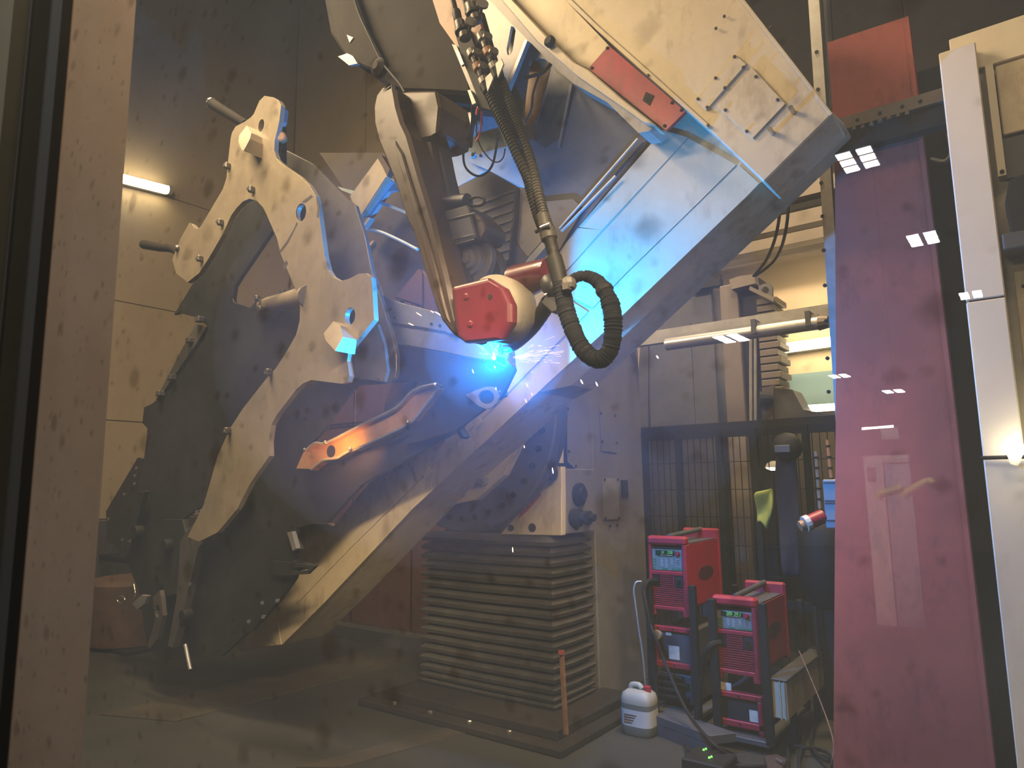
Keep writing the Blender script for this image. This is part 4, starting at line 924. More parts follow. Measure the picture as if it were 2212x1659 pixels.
# torch: ribbed neck that passes behind the wrist and reaches the weld
N0, N1, N2, N3 = D(1186, 652, RD + .10), D(1150, 708, RD + .20), D(1112, 745, RD + .34), D(1094, 752, ARC.y - .03)
MB().tube([N0, N1, N2, N3], .024, 12, 12, rfun=lambda f, i: .030 - .012 * f + (.002 if i % 2 else 0)).build('torch_neck', darksteel, t, smooth=True)
MB().tube([N3, ARC + Vector((.045, -.012, .085)), ARC + Vector((.010, -.004, .026))], .02, 14, rfun=lambda f, i: (.022, .021, .015)[i]).build('torch_nozzle', midsteel, t, smooth=True)

o = MB().lathe(ARC + Vector((-.004, -.034, -.010)), (0, 0, 1), [(0, .001), (.005, .007), (.011, .009), (.018, .006), (.026, .0005)], 12).build('arc_flame', arcm, smooth=True)
tag(o, 'blinding blue white arc burning at the tip of the welding torch', 'flame')

# ribbed dark bellows box and lit frame plates behind the robot
t = thing('slide_unit', 'ribbed dark slide unit with pale plates behind the robot arm', 'machine', D(1040, 480, 2.75))
KB = [(974, 410), (1026, 383), (1054, 367), (1112, 400), (1110, 470), (1104, 520), (1098, 570), (1060, 610), (985, 600), (962, 470)]
plate(KB, 2.42, .10, 'slide_body', darkgrey, t, bevel=.005)
for i in range(9):
    y = 408 + i * 21
    x0 = 1112 - i * 1.5
    a = D(x0 - 2, y, 2.415); b = D(max(972, 990 - i * 3), y + 45 - i, 2.415)
    MB().hexa([a, b, b + Vector((0, 0, -.012)), a + Vector((0, 0, -.012))], [p + Vector((0, .02, 0)) for p in (a, b, b + Vector((0, 0, -.012)), a + Vector((0, 0, -.012)))]).build('slide_rib', midsteel, t)
plate([(944, 300), (985, 282), (1030, 240), (1060, 232), (1072, 262), (1092, 312), (1128, 402), (1113, 403), (1054, 366), (1026, 382), (974, 411), (968, 404)], 2.92, .02, 'pale_plate', arcgrey, t)
plate([(1008, 347), (1056, 368), (1126, 404), (1140, 400), (1098, 315), (1040, 330)], 2.88, .015, 'grey_plate', arcgrey, t)
plate([(966, 408), (976, 412), (970, 425)], 2.90, .02, 'plate_tip', arcgrey, t)
q = D(1022, 334, 2.88); MB().lathe(q, (0, -1, 0), [(0, .022), (.012, .022), (.013, .014), (.002, .013)], 16).build('plate_bush', arcgrey, t)
q = D(1022, 334, 2.866); MB().cyl(q, q + Vector((0, -.003, 0)), .012, seg=12).build('plate_hole', black, t)
q = D(1038, 336, 2.875); MB().cyl(q, q + Vector((0, -.003, 0)), .009, seg=12).build('plate_hole', black, t)
plate([(973, 268), (978, 255), (990, 246), (1005, 241), (1028, 236), (1030, 262), (1012, 285), (1000, 297), (985, 296), (976, 284)], 2.55, .06, 'sensor_head', shiny, t, bevel=.008)
plate([(985, 308), (1000, 290), (1012, 286), (1010, 300), (996, 315), (990, 330)], 2.56, .04, 'sensor_foot', brown, t)
plate([(1112, 402), (1130, 405), (1150, 455), (1172, 520), (1140, 556), (1122, 535), (1104, 505), (1106, 450)], 2.46, .03, 'tan_plate', creamgrey, t, bevel=.003)
plate([(1118, 590), (1142, 556), (1172, 522), (1178, 534), (1150, 566), (1124, 596)], 2.43, .05, 'lower_bar', galv, t)
plate([(1108, 505), (1122, 535), (1140, 556), (1115, 595), (1098, 590), (1098, 570)], 2.45, .03, 'dark_plate', midsteel, t)
# thin wires looped in front of the pale plate
def wire(P, r, m, name, label):
    o = MB().tube([D(*p) for p in P], r, 8, 8).build(name, m, smooth=True); return tag(o, label, 'cable')
wire([(1036, 240, 2.1), (1020, 280, 2.2), (1006, 310, 2.3), (1001, 340, 2.35), (1008, 365, 2.35), (1030, 380, 2.35), (1050, 374, 2.35), (1064, 355, 2.3), (1072, 320, 2.2), (1075, 300, 2.1)], .0055, rubber, 'wire_loop', 'thick black wire hanging in a loop before the pale blue lit plate')
wire([(1030, 260, 2.1), (1030, 290, 2.2), (1040, 320, 2.25), (1060, 345, 2.28), (1076, 350, 2.28), (1087, 340, 2.25), (1091, 322, 2.15)], .003, rubber, 'wire_loop', 'thin black wire looping down beside the corrugated hoses')
wire([(1029, 248, 2.05), (1033, 232, 2.05), (1044, 226, 2.05), (1048, 232, 2.05)], .005, redcable, 'red_wire', 'short red wire arching over at the hose clamp')
wire([(1041, 235, 2.08), (1040, 265, 2.12), (1036, 290, 2.15), (1028, 306, 2.15)], .004, redcable, 'red_wire', 'red wire hanging straight down beside the black cable bundle')
wire([(1022, 228, 2.1), (1022, 260, 2.15), (1018, 290, 2.2), (1016, 316, 2.25)], .010, rubber, 'black_wire', 'black cable bundle hanging before the shiny sensor head')
# frame bars behind the robot at left, lit by the arc
t = thing('fixture_frame', 'rusty square frame bar with blue lit underside left of the robot arm', 'frame', D(800, 450, 2.9))
A = [(815, 345), (834, 381), (798, 438), (777, 469), (757, 422), (770, 410)]
plate([(816, 342), (838, 380), (800, 440), (777, 472), (756, 424)], 2.78, .03, 'bar_face', steel, t)
plate([(817, 340), (824, 335), (842, 365), (836, 381)], 2.77, .04, 'bar_end', brown, t)
MB().hexa([D(834, 381, 2.775), D(777, 469, 2.775), D(785, 491, 2.95), D(858, 400, 2.95)], [D(834, 381, 2.785), D(777, 469, 2.785), D(785, 489, 2.96), D(858, 396, 2.96)]).build('bar_underside', arcgrey, t)
plate([(834, 382), (850, 388), (860, 412), (850, 411), (838, 414), (826, 430), (819, 441), (785, 491), (778, 470), (800, 438)], 2.90, .03, 'bar_web', arcgrey, t)
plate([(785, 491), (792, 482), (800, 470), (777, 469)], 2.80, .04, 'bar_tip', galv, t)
plate([(822, 434), (878, 456), (877, 462), (820, 440)], 2.90, .03, 'cross_strip', arcgrey, t)
plate([(729, 403), (768, 413), (763, 421), (738, 411)], 2.90, .03, 'cross_strip', arcgrey, t)
MB().tube([D(x, y, 2.85) for x, y in ((783, 494), (819, 500), (859, 517), (902, 539))], .010, 8, 5).build('curved_rail', arcgrey, t, smooth=True)
plate([(690, 330), (845, 330), (940, 600), (850, 660), (830, 640), (800, 560), (770, 440), (745, 410)], 3.06, .04, 'back_sheet', dadom, t)
plate([(795, 528), (806, 518), (807, 522), (795, 537)], 3.04, .02, 'back_slot', orangebrown, t)
t = thing('red_machine', 'dark red-brown machine base glimpsed left of the robot forearm', 'machine', D(880, 640, 2.95))
plate([(904, 578), (930, 600), (950, 700), (907, 662), (850, 643)], 2.92, .1, 'casting', redbrown, t, bevel=.01)
plate([(905, 580), (912, 590), (912, 660), (905, 658)], 2.91, .02, 'casting_rib', redbrown, t)

# ------------------------------------------------------------------ hose pack
HD = 1.75
def corr(P, r, m, name, label, pitch_n, amp, dsp=None):
    pts = catmull([D(x, y, d) for x, y, d in P], 40)
    o = MB().tube(pts, r, 12, rfun=lambda f, i: r + (amp if (i // pitch_n) % 2 else 0)).build(name, m, smooth=True)
    return tag(o, label, 'hose')
# manifold plate with couplings
t = thing('hose_manifold', 'tan manifold bar with two rows of hose couplings at the top', 'manifold', D(1010, 60, HD))
plate([(925, -30), (1012, -30), (1028, 22), (1040, 60), (1010, 110), (992, 108), (984, 98), (950, 50)], HD + .07, .02, 'manifold_bar', orangebrown, t)
plate([(976, 95), (986, 98), (1042, 232), (1034, 236)], HD + .06, .02, 'hanger_strip', midsteel, t)
plate([(984, 108), (992, 112), (1002, 138), (996, 142)], HD + .04, .01, 'strip_clip', galv, t)
plate([(1010, 195), (1016, 194), (1028, 222), (1020, 226)], HD + .04, .02, 'strip_clip', galv, t)
plate([(984, 75), (1010, 60), (1060, 190), (1068, 240), (1040, 232), (1000, 130)], HD + .05, .02, 'dark_backplate', black, t)
def fitting(x, y, r, l_, m, ax=(0.22, 0, -1), name='coupling', d=HD, prof=None):
    q = D(x, y, d); ax = Vector(ax)
    return MB().lathe(q, ax, prof or [(0, r * .8), (l_ * .1, r), (l_ * .9, r), (l_, r * .8)], 12).build(name, m, t, smooth=True)
AX = (0.22, 0, -0.95)
for bx, by in ((985, 22), (1012, 6)):
    fitting(bx, by, .016, .06, hosem, AX, 'sleeve')
for x0, y0 in ((1000, 58), (1024, 20)):
    fitting(x0 - 8, y0 - 12, .020, .045, midsteel, AX, 'coupling')
    fitting(x0 - 2, y0 + 6, .028, .014, darksteel, AX, 'collar')
    fitting(x0 + 3, y0 + 14, .022, .025, midsteel, AX, 'coupling')
    MB().lathe(D(x0 + 14, y0 + 8, HD - .02), (.6, -.5, .2), [(0, .006), (.03, .006), (.032, .022), (.04, .022)], 12).build('tap_handle', midsteel, t)
for x0, y0, x1, y1 in ((1018, 110, 1050, 185), (1040, 75, 1072, 155)):
    a = D(x0, y0, HD); b = D(x1, y1, HD); n = 5
    for i in range(n):
        p = a.lerp(b, i / n); q = a.lerp(b, (i + .8) / n)
        MB().cyl(p, q, .020 if i % 2 == 0 else .014, seg=12).build('coupling', (galv, midsteel, orangebrown, darksteel, galv)[i], t, bevel=.002)
    for i in (1, 3):
        p = a.lerp(b, (i + .4) / n); MB().lathe(p + Vector((.01, -.012, .0)), (.8, -.5, .25), [(0, .006), (.018, .006), (.02, .018), (.03, .016)], 10).build('tap_handle', midsteel, t)
    MB().cyl(b, b + (b - a).normalized() * .03, .024, .021, 12).build('hose_tail', darksteel, t)
    k = b + (b - a).normalized() * .005
    MB().prism([k + Vector((.01, -.02, .02)), k + Vector((.035, -.02, .03)), k + Vector((.045, -.02, .005)), k + Vector((.02, -.02, -.035))], (0, .006, 0)).build('tag_plate', galv, t)
for k, (x0, y0) in enumerate(((985, 25), (1010, 5))):
    wire([(x0 - 22, -60, HD), (x0 - 12, -20, HD), (x0 - 4, 10, HD), (x0, 30, HD)], .010, hosem, 'feed_hose', ('grey feed hose entering the lower row of couplings from above', 'grey feed hose entering the upper row of couplings from above')[k])
# two corrugated hoses that merge
corr([(1058, 205, HD), (1078, 248, HD), (1098, 288, HD), (1118, 335, HD), (1140, 382, HD), (1150, 420, HD + .01), (1163, 465, HD + .02), (1172, 488, HD + .02)], .0165, rubber, 'hose_lower', 'left one of two ribbed dark hoses running down from the couplings', 3, .0028).name = 'ribbed_hose'
corr([(1082, 172, HD + .03), (1098, 215, HD + .03), (1112, 255, HD + .03), (1126, 292, HD + .03), (1142, 335, HD + .02), (1154, 380, HD + .01), (1163, 420, HD), (1174, 460, HD), (1184, 492, HD)], .0155, hosem, 'ribbed_hose', 'right one of two ribbed hoses, reaching the collar clamp', 3, .0026)
t = thing('hose_collar', 'stepped collar joining the ribbed hoses to the wrapped hose', 'collar', D(1180, 490, HD))
fitting(1172, 462, .022, .05, hosem, AX, 'sleeve'); fitting(1181, 492, .026, .045, hosem, AX, 'sleeve'); 
MB().cyl(D(1168, 492, HD - .03), D(1188, 484, HD - .03), .006, seg=8).build('clamp_screw', shiny, t)
MB().cyl(D(1157, 500, HD), D(1164, 496, HD), .008, seg=8).build('clamp_nut', black, t)
corr([(1184, 505, HD), (1190, 525, HD), (1196, 548, HD), (1201, 572, HD)], .0175, hosem, 'collar_hose', 'short ribbed hose between the stepped collar and black sleeve', 2, .002)
o = MB().tube([D(1196, 556, HD), D(1203, 580, HD), D(1209, 605, HD), D(1214, 625, HD)], .026, 12, 4, rfun=lambda f, i: .0265 - .002 * f).build('hose_sleeve', black, smooth=True); tag(o, 'smooth black sleeve above the cloth wrapped hose', 'sleeve')
pts = catmull([D(x, y, d) for x, y, d in ((1212, 612, HD), (1218, 645, HD), (1226, 680, HD), (1240, 718, HD), (1256, 750, HD), (1278, 772, HD), (1300, 775, HD), (1316, 757, HD), (1323, 725, HD), (1324, 690, HD), (1318, 655, HD), (1303, 622, HD), (1284, 603, HD), (1262, 596, HD), (1243, 600, HD), (1228, 612, HD), (1221, 625, HD))], 14)
rw = [random.uniform(-1, 1) for _ in pts]
o = MB().tube(pts, .02, 12, rfun=lambda f, i: (.0265 if f < .62 else .0265 - .012 * min(1, (f - .62) / .2)) + .0016 * rw[i] + (.0012 if i % 3 == 0 else 0)).build('wrapped_hose', wrap, smooth=True)
tag(o, 'dark cloth wrapped hose making a big loop in front of the lit arm', 'hose')
for i in (24, 60, 96, 130, 150):
    p = pts[i]; q = pts[i + 1]; u = (q - p).normalized()
    MB().lathe(p, u, [(0, .027), (.006, .0275), (.012, .027)], 12).build('cable_tie', black, o); 
t = thing('hose_clamp', 'dull metal clamp tying the hose loop to its straight run', 'clamp', D(1228, 620, HD))
MB().lathe(D(1226, 605, HD - .01), (.3, -.2, -.6), [(0, .018), (.012, .024), (.03, .022), (.04, .012)], 10).build('band', midsteel, t)
MB().box(D(1230, 622, HD).x, D(1230, 622, HD).x + .02, HD - .04, HD - .015, D(1230, 632, HD).z, D(1230, 618, HD).z).build('screw_block', midsteel, t)

# ------------------------------------------------------------------ sparks
mb = MB()
for i in range(120):
    k = i % 5
    if k < 3: a = random.gauss(7, 6); r0 = random.uniform(28, 125); l_ = random.uniform(4, 24)
    elif k == 3: a = random.gauss(112, 14); r0 = random.uniform(8, 48); l_ = random.uniform(3, 10)
    else: a = random.uniform(20, 75) if i % 2 else random.uniform(-110, 190); r0 = random.uniform(15, 75); l_ = random.uniform(2, 6)
    ca, sa = math.cos(math.radians(a)), math.sin(math.radians(a))
    dd = ARC.y + random.uniform(-.14, -.08)
    p = D(1080 + ca * r0, 776 - sa * r0, dd); q = D(1080 + ca * (r0 + l_), 776 - sa * (r0 + l_), dd)
    mb.cyl(p, q, .0003, .0006, 4)
o = mb.build('weld_sparks', sparkw); tag(o, 'spray of fine pale sparks around the welding arc', 'sparks', kind='stuff')
BIG = [(1107, 1182, 1108, 1193, 3.2), (1193, 1010, 1195, 1023, 3.2), (1254, 820, 1259, 829, 2.6), (1287, 825, 1291, 834, 2.6), (1418, 768, 1422, 774, 2.6), (1137, 828, 1140, 836, 2.5), (1134, 862, 1138, 870, 2.5), (1132, 962, 1133, 968, 2.5), (899, 675, 910, 682, 2.3), (882, 698, 893, 703, 2.3), (930, 671, 936, 675, 2.3), (1160, 706, 1166, 706, 2.3), (1150, 720, 1156, 716, 2.3), (1163, 747, 1168, 747, 2.4), (1175, 636, 1181, 634, 1.95), (1068, 790, 1070, 796, 2.4), (1020, 798, 1023, 806, 2.4), (1071, 836, 1072, 842, 2.4), (1148, 849, 1150, 854, 2.45)]
SPL = ['orange spark falling in front of the top bellows folds', 'orange spark beside the red guard above the headstock plate', 'left one of two orange sparks below the hose loop', 'right one of two orange sparks below the hose loop', 'tiny pink spark before the dark machine column',
       'spark on the arm right of the lifting eye', 'spark on the arm below and right of the lifting eye', 'spark on the flange edge under the arm', 'upper spark streak over the curved sheet', 'lower spark streak over the curved sheet', 'spark streak at the edge of the robot forearm over the sheet',
       'upper spark right of the wrist above the arc', 'second spark right of the wrist above the arc', 'spark right of the torch nozzle', 'glint of a spark on the torch bracket', 'spark just below the arc', 'spark low and left of the arc', 'spark directly above the lifting eye', 'spark on the arm far right of the lifting eye']
for i, (x0, y0, x1, y1, d) in enumerate(BIG):
    p, q = D(x0, y0, d), D(x1, y1, d); r = .0035 if i < 5 else .0022
    o = MB().tube([p, p.lerp(q, .5), q], r, 6, rfun=lambda f, k: (r * .3, r, r * .5)[k]).build('flying_spark', sparkm)
    tag(o, SPL[i], 'spark', 'loose sparks flying from the weld')
# ================================================================== welding power sources on their carts
def led_text(s, m, par, x, y, z, size):
    return text_mesh(s, size, m, 'display_digits', par, (x, y, z), (math.pi / 2, 0, 0), 0.0004, 0.12)
def welder(x, y, z, label, digits, w=.285, dp=.60, h=.46):
    t = thing('welding_machine', label, 'welding machine', (x, y, z), 'red welding power sources')
    B = lambda a, b, c, d, e, f: MB().box(x + a, x + b, y + c, y + d, z + e, z + f)
    hw = w / 2
    B(-hw + .012, hw - .012, .05, dp - .03, .02, h - .06).build('body', weldred, t, .006)
    # side panels with a dark oval print
    for s in (-1, 1):
        xs = s * (hw - .008)
        MB().prism([(x + xs, y + .055, z + .035), (x + xs, y + dp - .04, z + .035), (x + xs, y + dp - .04, z + h - .05), (x + xs, y + .055, z + h - .05)], (-s * .004, 0, 0)).build('side_panel', weldred, t)
        MB().prism([(x + xs + s * .001, y + .33 + .13 * math.cos(a), z + .215 + .045 * math.sin(a)) for a in [i * math.pi / 12 for i in range(24)]], (-s * .001, 0, 0)).build('oval_print', logom, t)
    # front frame
    B(-hw, hw, -.01, .06, h - .055, h).build('front_lip', weldred, t, .014)
    B(-hw, -hw + .022, 0, .06, 0.01, h - .05).build('front_frame', weldred, t, .006)
    B(hw - .030, hw, 0, .06, 0.0, h - .05).build('front_frame', weldred, t, .006)
    B(-hw + .02, hw - .028, 0, .05, .225, .25).build('front_frame', weldred, t, .004)
    B(-hw + .02, hw - .028, 0, .05, 0.01, .035).build('front_frame', weldred, t, .004)
    for s in (-1, 1): B(s * (hw - .02) - .02, s * (hw - .02) + .02, .0, .03, -.025, .012).build('foot', weldred, t, .004)
    B(-hw + .022, hw - .03, .03, .05, .25, h - .055).build('panel_recess', black, t)
    px0, px1 = -hw + .022, hw - .032; pw = px1 - px0; pz0, pz1 = .252, h - .085; ph = pz1 - pz0
    cpn = B(px0, px1, .018, .032, pz0, pz1).build('control_panel', panelgrn, t, .002)
    def P(a, b, c, d, m, name, th=.002): return MB().box(x + px0 + a * pw, x + px0 + b * pw, y + .018 - th, y + .018, z + pz0 + c * ph, z + pz0 + d * ph).build(name, m, cpn)
    P(.12, .76, .70, .96, screen, 'display')
    P(.20, .68, .66, .72, screen, 'display')
    led_text(digits[0], digit, cpn, x + px0 + .36 * pw, y + .0155, z + pz0 + .865 * ph, .024)
    led_text(digits[1], digit, cpn, x + px0 + .60 * pw, y + .0155, z + pz0 + .865 * ph, .024)
    for f in (.29, .34, .40, .47, .52, .56, .60, .65): P(f, f + .018, .715, .745, digitw, 'indicator', .0026)
    for c0, n in ((.28, 7), (.43, 8), (.62, 5)):
        for j in range(n): P(c0, c0 + .06 + .015 * (j % 3), .55 - j * .058, .57 - j * .058, white, 'print_row', .0012)
    P(.77, .95, .20, .58, galv, 'legend')
    for j in range(5): P(.80, .92 - .02 * (j % 2), .26 + j * .06, .285 + j * .06, darkgrey, 'print_row', .003)
    for f in (.02, .34, .43, .64, .73, .84, .92): P(f, f + .07, .02, .13, greenkey, 'key')
    for c in (.2, .33, .46): P(.02, .13, c, c + .08, greenkey, 'key')
    MB().lathe((x + px0 + .86 * pw, y + .017, z + pz0 + .82 * ph), (0, -1, 0), [(0, .018), (.004, .018), (.006, .014), (.02, .012), (.021, .004)], 16).build('dial', weldred, cpn, smooth=True)
    # louvred lower front
    B(-hw + .02, hw - .028, .035, .05, .03, .23).build('louvre_back', darksteel, t)
    for i in range(9):
        B(-hw + .02, hw - .028, .008, .03, .04 + i * .0125, .047 + i * .0125).build('louvre', weldred, t)
    for i in range(6):
        B(-hw + .072, hw - .095, .008, .03, .153 + i * .0125, .160 + i * .0125).build('louvre', weldred, t)
    B(-hw + .02, -hw + .068, .01, .03, .15, .225).build('socket_plate', black, t)
    B(hw - .092, hw - .03, .01, .03, .155, .225).build('switch_plate', darksteel, t)
    B(hw - .096, hw - .09, .004, .03, .15, .228).build('switch_frame', weldred, t)
    MB().cyl((x + hw - .06, y + .01, z + .19), (x + hw - .06, y - .012, z + .19), .013, seg=12).build('power_switch', black, t)
    # top tray, back lip and handle
    B(-hw + .02, hw - .02, .06, dp - .04, h - .06, h - .045).build('top_tray', darkgrey, t)
    B(-hw, hw, dp - .04, dp, .0, h + .02).build('back_frame', weldred, t, .012)
    MB().cyl((x, y + .03, z + h - .005), (x, y + dp - .02, z + h + .012), .017, seg=12).build('handle', darkgrey, t, smooth=True)
    return t
def cooler(x, y, z, label, w=.285, dp=.58, h=.27, variant=0):
    t = thing('cooling_unit', label, 'cooling unit', (x, y, z), 'cooling units under the welding machines')
    B = lambda a, b, c, d, e, f: MB().box(x + a, x + b, y + c, y + d, z + e, z + f)
    hw = w / 2
    B(-hw + .012, hw - .012, .03, dp, .02, h - .02).build('body', darkgrey, t, .005)
    for a, b, e, f in ((-hw, hw, h - .03, h), (-hw, hw, 0, .035), (-hw, -hw + .022, .03, h - .03), (hw - .026, hw, -.03, h - .03)):
        B(a, b, 0, .05, e, f).build('front_frame', weldred, t, .004)
    B(-hw + .022, hw - .026, .02, .03, .035, h - .03).build('front_panel', darksteel if variant else darkgrey, t)
    if variant == 0:
        B(-.04, .03, .015, .02, .05, .13).build('paper_label', label_m, t); B(-.055, -.02, .015, .02, .19, .21).build('paper_label', label_m, t)
        MB().cyl((x - .105, y + .02, z + .19), (x - .105, y - .02, z + .19), .03, seg=14).build('filler_cap', creamgrey, t)
    else:
        B(-.115, -.045, .015, .02, .185, .225).build('paper_label', label_m, t); B(.05, .105, .015, .02, .04, .10).build('torn_label', label_m, t)
    for a, e in ((-.1, h - .015), (0, h - .015), (.1, h - .015), (.0, .018), (.11, -.012)):
        MB().cyl((x + a, y, z + e), (x + a, y - .004, z + e), .005, seg=8).build('screw', black, t)
    return t
def cart(x, y, ztop, label, w=.36, dp=.72):
    t = thing('machine_cart', label, 'cart', (x, y, 0), 'black carts carrying the welding machines')
    B = lambda a, b, c, d, e, f: MB().box(x + a, x + b, y + c, y + d, e, f)
    hw = w / 2
    for s in (-1, 1):
        B(s * hw - .022, s * hw + .022, -.05, -.015, .05, ztop).build('upright', black, t, .004)
        B(s * hw - .02, s * hw + .02, dp - .04, dp, .05, ztop * .9).build('upright', black, t, .004)
    for z in (.07,): B(-hw, hw, -.05, dp, z - .03, z).build('shelf', darkgrey, t, .004)
    for s in (-1, 1):
        for yy in (.02, dp - .1):
            MB().cyl((x + s * (hw - .03) - .015, y + yy, .02), (x + s * (hw - .03) + .015, y + yy, .02), .02, seg=12).build('wheel', black, t)
    return t
# pixel anchors: lower front corners of the machines
def sz(px, py, d): q = D(px, py, d); return q.x, q.z
yl = 4.20; yr = 4.02
xa, za = sz(1404, 1318, yl); xb, _ = sz(1488, 1330, yl); wl_ = xb - xa; hl = sz(1400, 1157, yl)[1] - za
xc, zc_ = sz(1545, 1455, yr); xd, _ = sz(1643, 1475, yr); wr_ = xd - xc; hr_ = sz(1540, 1285, yr)[1] - zc_
xl = (xa + xb) / 2; xr = (xc + xd) / 2
print('WELD', wl_, hl, za, wr_, hr_, zc_)
welder(xl, yl, za, 'red welding machine on the left cart, farther back and higher', ('U', '220'), w=wl_, h=hl)
welder(xr, yr, zc_, 'red welding machine on the right cart with bright green digits', ('205', '29.1'), w=wr_, h=hr_)
zk = sz(1430, 1440, yl)[1]; kh = sz(1430, 1352, yl)[1] - zk
cooler(xl + .02, yl, zk, 'red cooling unit with white label below the farther welding machine', w=wl_ - .0, h=kh, variant=0)
zk2 = max(.10, sz(1560, 1590, yr)[1]); kh2 = sz(1560, 1492, yr)[1] - zk2
cooler(xr + .0, yr, zk2, 'dull red cooling unit with torn label below the nearer welding machine', w=wr_ - .0, h=kh2, variant=1)
cart(xl + .03, yl, za + .18, 'black cart frame under the farther welding machine', w=wl_ + .03)
cart(xr + .03, yr, zc_ + .42, 'black cart frame under the nearer welding machine', w=wr_ + .03)
t = thing('wire_feeder', 'dark wire feed unit on the left cart above the floor', 'feeder', (xl, yl, .10))
MB().box(xl - .12, xl + .12, yl + .03, yl + .55, .10, zk - .04).build('body', darkgrey, t, .01)
for i in range(4):
    MB().box(xl - .1, xl + .1 - .03 * (i % 2), yl + .0, yl + .03, .13 + i * .04, .15 + i * .04).build('roller_bar', black, t, .004)
t = thing('floor_beam', 'dusty black steel channel lying in front of the left cart', 'beam', (xl, yl - .1, 0))
a = H(1405, 1560, .06); b = H(1535, 1610, .06)
MB().hexa([a, b, b + Vector((.1, .12, 0)), a + Vector((.1, .12, 0))], [p + Vector((0, 0, .05)) for p in (a, b, b + Vector((.1, .12, 0)), a + Vector((.1, .12, 0)))]).build('web', darkgrey, t, .004)
MB().hexa([a + Vector((0, 0, -.06)), b + Vector((0, 0, -.06)), b + Vector((.0, .012, -.06)), a + Vector((.0, .012, -.06))], [p + Vector((0, 0, .0)) for p in (a, b, b + Vector((.0, .012, 0)), a + Vector((.0, .012, 0)))]).build('flange', darkgrey, t)

# cream metal box
t = thing('cream_metal_box', 'dented cream metal box hanging beside the nearer cart', 'box', D(1720, 1555, 4.25))
a = D(1665, 1468, 4.0); b = D(1665, 1550, 4.0); c = D(1692, 1475, 4.0)
xe = c.x + .03
xr_ = c.x + .015; yb = S(1795, 1500, xr_).y
MB().box(a.x, xr_, 4.0, yb, b.z, a.z).build('body', cream, t, .006)
MB().box(a.x - .005, xr_ + .006, 3.99, yb, a.z, a.z + .010).build('lid', darkgrey, t, .003)
for x in (xr_ - .035, xr_ - .012):
    MB().cyl((x, 3.998, b.z), (x, 3.998, a.z), .005, seg=6).build('edge_bead', cream, t)
for f in (.25, .8):
    y = 4.0 + (yb - 4.0) * f; MB().box(a.x + .02, a.x + .05, y, y + .04, 0, b.z).build('stand_leg', black, t)

# jerrycan
q = H(1370, 1592, 0); jx, jy = q.x, q.y + .08
t = thing('jerrycan', 'milky plastic jerrycan with white label on the floor', 'jerrycan', (jx, jy, 0))
W2, D2 = .10, .08
def rr_ring(sx, sy, z, n=20, e=3.5):
    return [(jx + sx * math.copysign(abs(math.cos(a)) ** (2 / e), math.cos(a)), jy + sy * math.copysign(abs(math.sin(a)) ** (2 / e), math.sin(a)), z) for a in [2 * math.pi * i / n for i in range(n)]]
def stack(rows, name, m, n=20):
    mb = MB(); vs = []; fs = []
    for sx, sy, z in rows: vs += rr_ring(sx, sy, z, n)
    for j in range(len(rows) - 1):
        for i in range(n): fs.append((j * n + i, j * n + (i + 1) % n, (j + 1) * n + (i + 1) % n, (j + 1) * n + i))
    fs += [tuple(range(n)), tuple((len(rows) - 1) * n + i for i in range(n))]
    return mb.add(vs, fs).build(name, m, t, smooth=True)
stack([(W2 * .9, D2 * .9, 0), (W2, D2, .015), (W2, D2, .055)], 'lower_body', canliq)
stack([(W2 + .001, D2 + .001, .055), (W2 + .001, D2 + .001, .145)], 'wrap_label', white)
stack([(W2, D2, .145), (W2, D2, .175)], 'liquid_band', canliq)
stack([(W2, D2, .175), (W2, D2, .195), (W2 * .92, D2 * .9, .225), (W2 * .7, D2 * .7, .242), (W2 * .5, D2 * .5, .247)], 'upper_body', canm)
MB().tube([(jx - .05, jy, .235), (jx - .045, jy, .262), (jx, jy, .268), (jx + .02, jy, .25)], .017, 10, 5).build('handle', canm, t, smooth=True)
MB().cyl((jx + .055, jy, .235), (jx + .055, jy, .268), .022, seg=14).build('cap', weldred, t)
for i in range(4):
    MB().box(jx - .06, jx + .02 - .01 * i, jy - D2 - .0035, jy - D2 - .001, .115 - i * .014, .12 - i * .014).build('print_row', redbrown, t)

# wooden stick leaning on the bellows
a = H(1221, 1588, .10); b = D(1211, 1406, a.y + .03)
t = thing('wooden_stick', 'weathered wooden stick standing against the corner of the bellows', 'stick', a)
w = .012
MB().hexa([a + Vector((-w, 0, -.0)), a + Vector((w, 0, -.0)), a + Vector((w, .02, 0)), a + Vector((-w, .02, 0))], [b + Vector((-w, 0, 0)), b + Vector((w, 0, -.004)), b + Vector((w, .02, -.004)), b + Vector((-w, .02, 0))]).build('shaft', wood, t, .002)
plate([(1205, 1405), (1218, 1404), (1217, 1414), (1207, 1415)], a.y + .01, .01, 'splintered_tip', redwall, t)

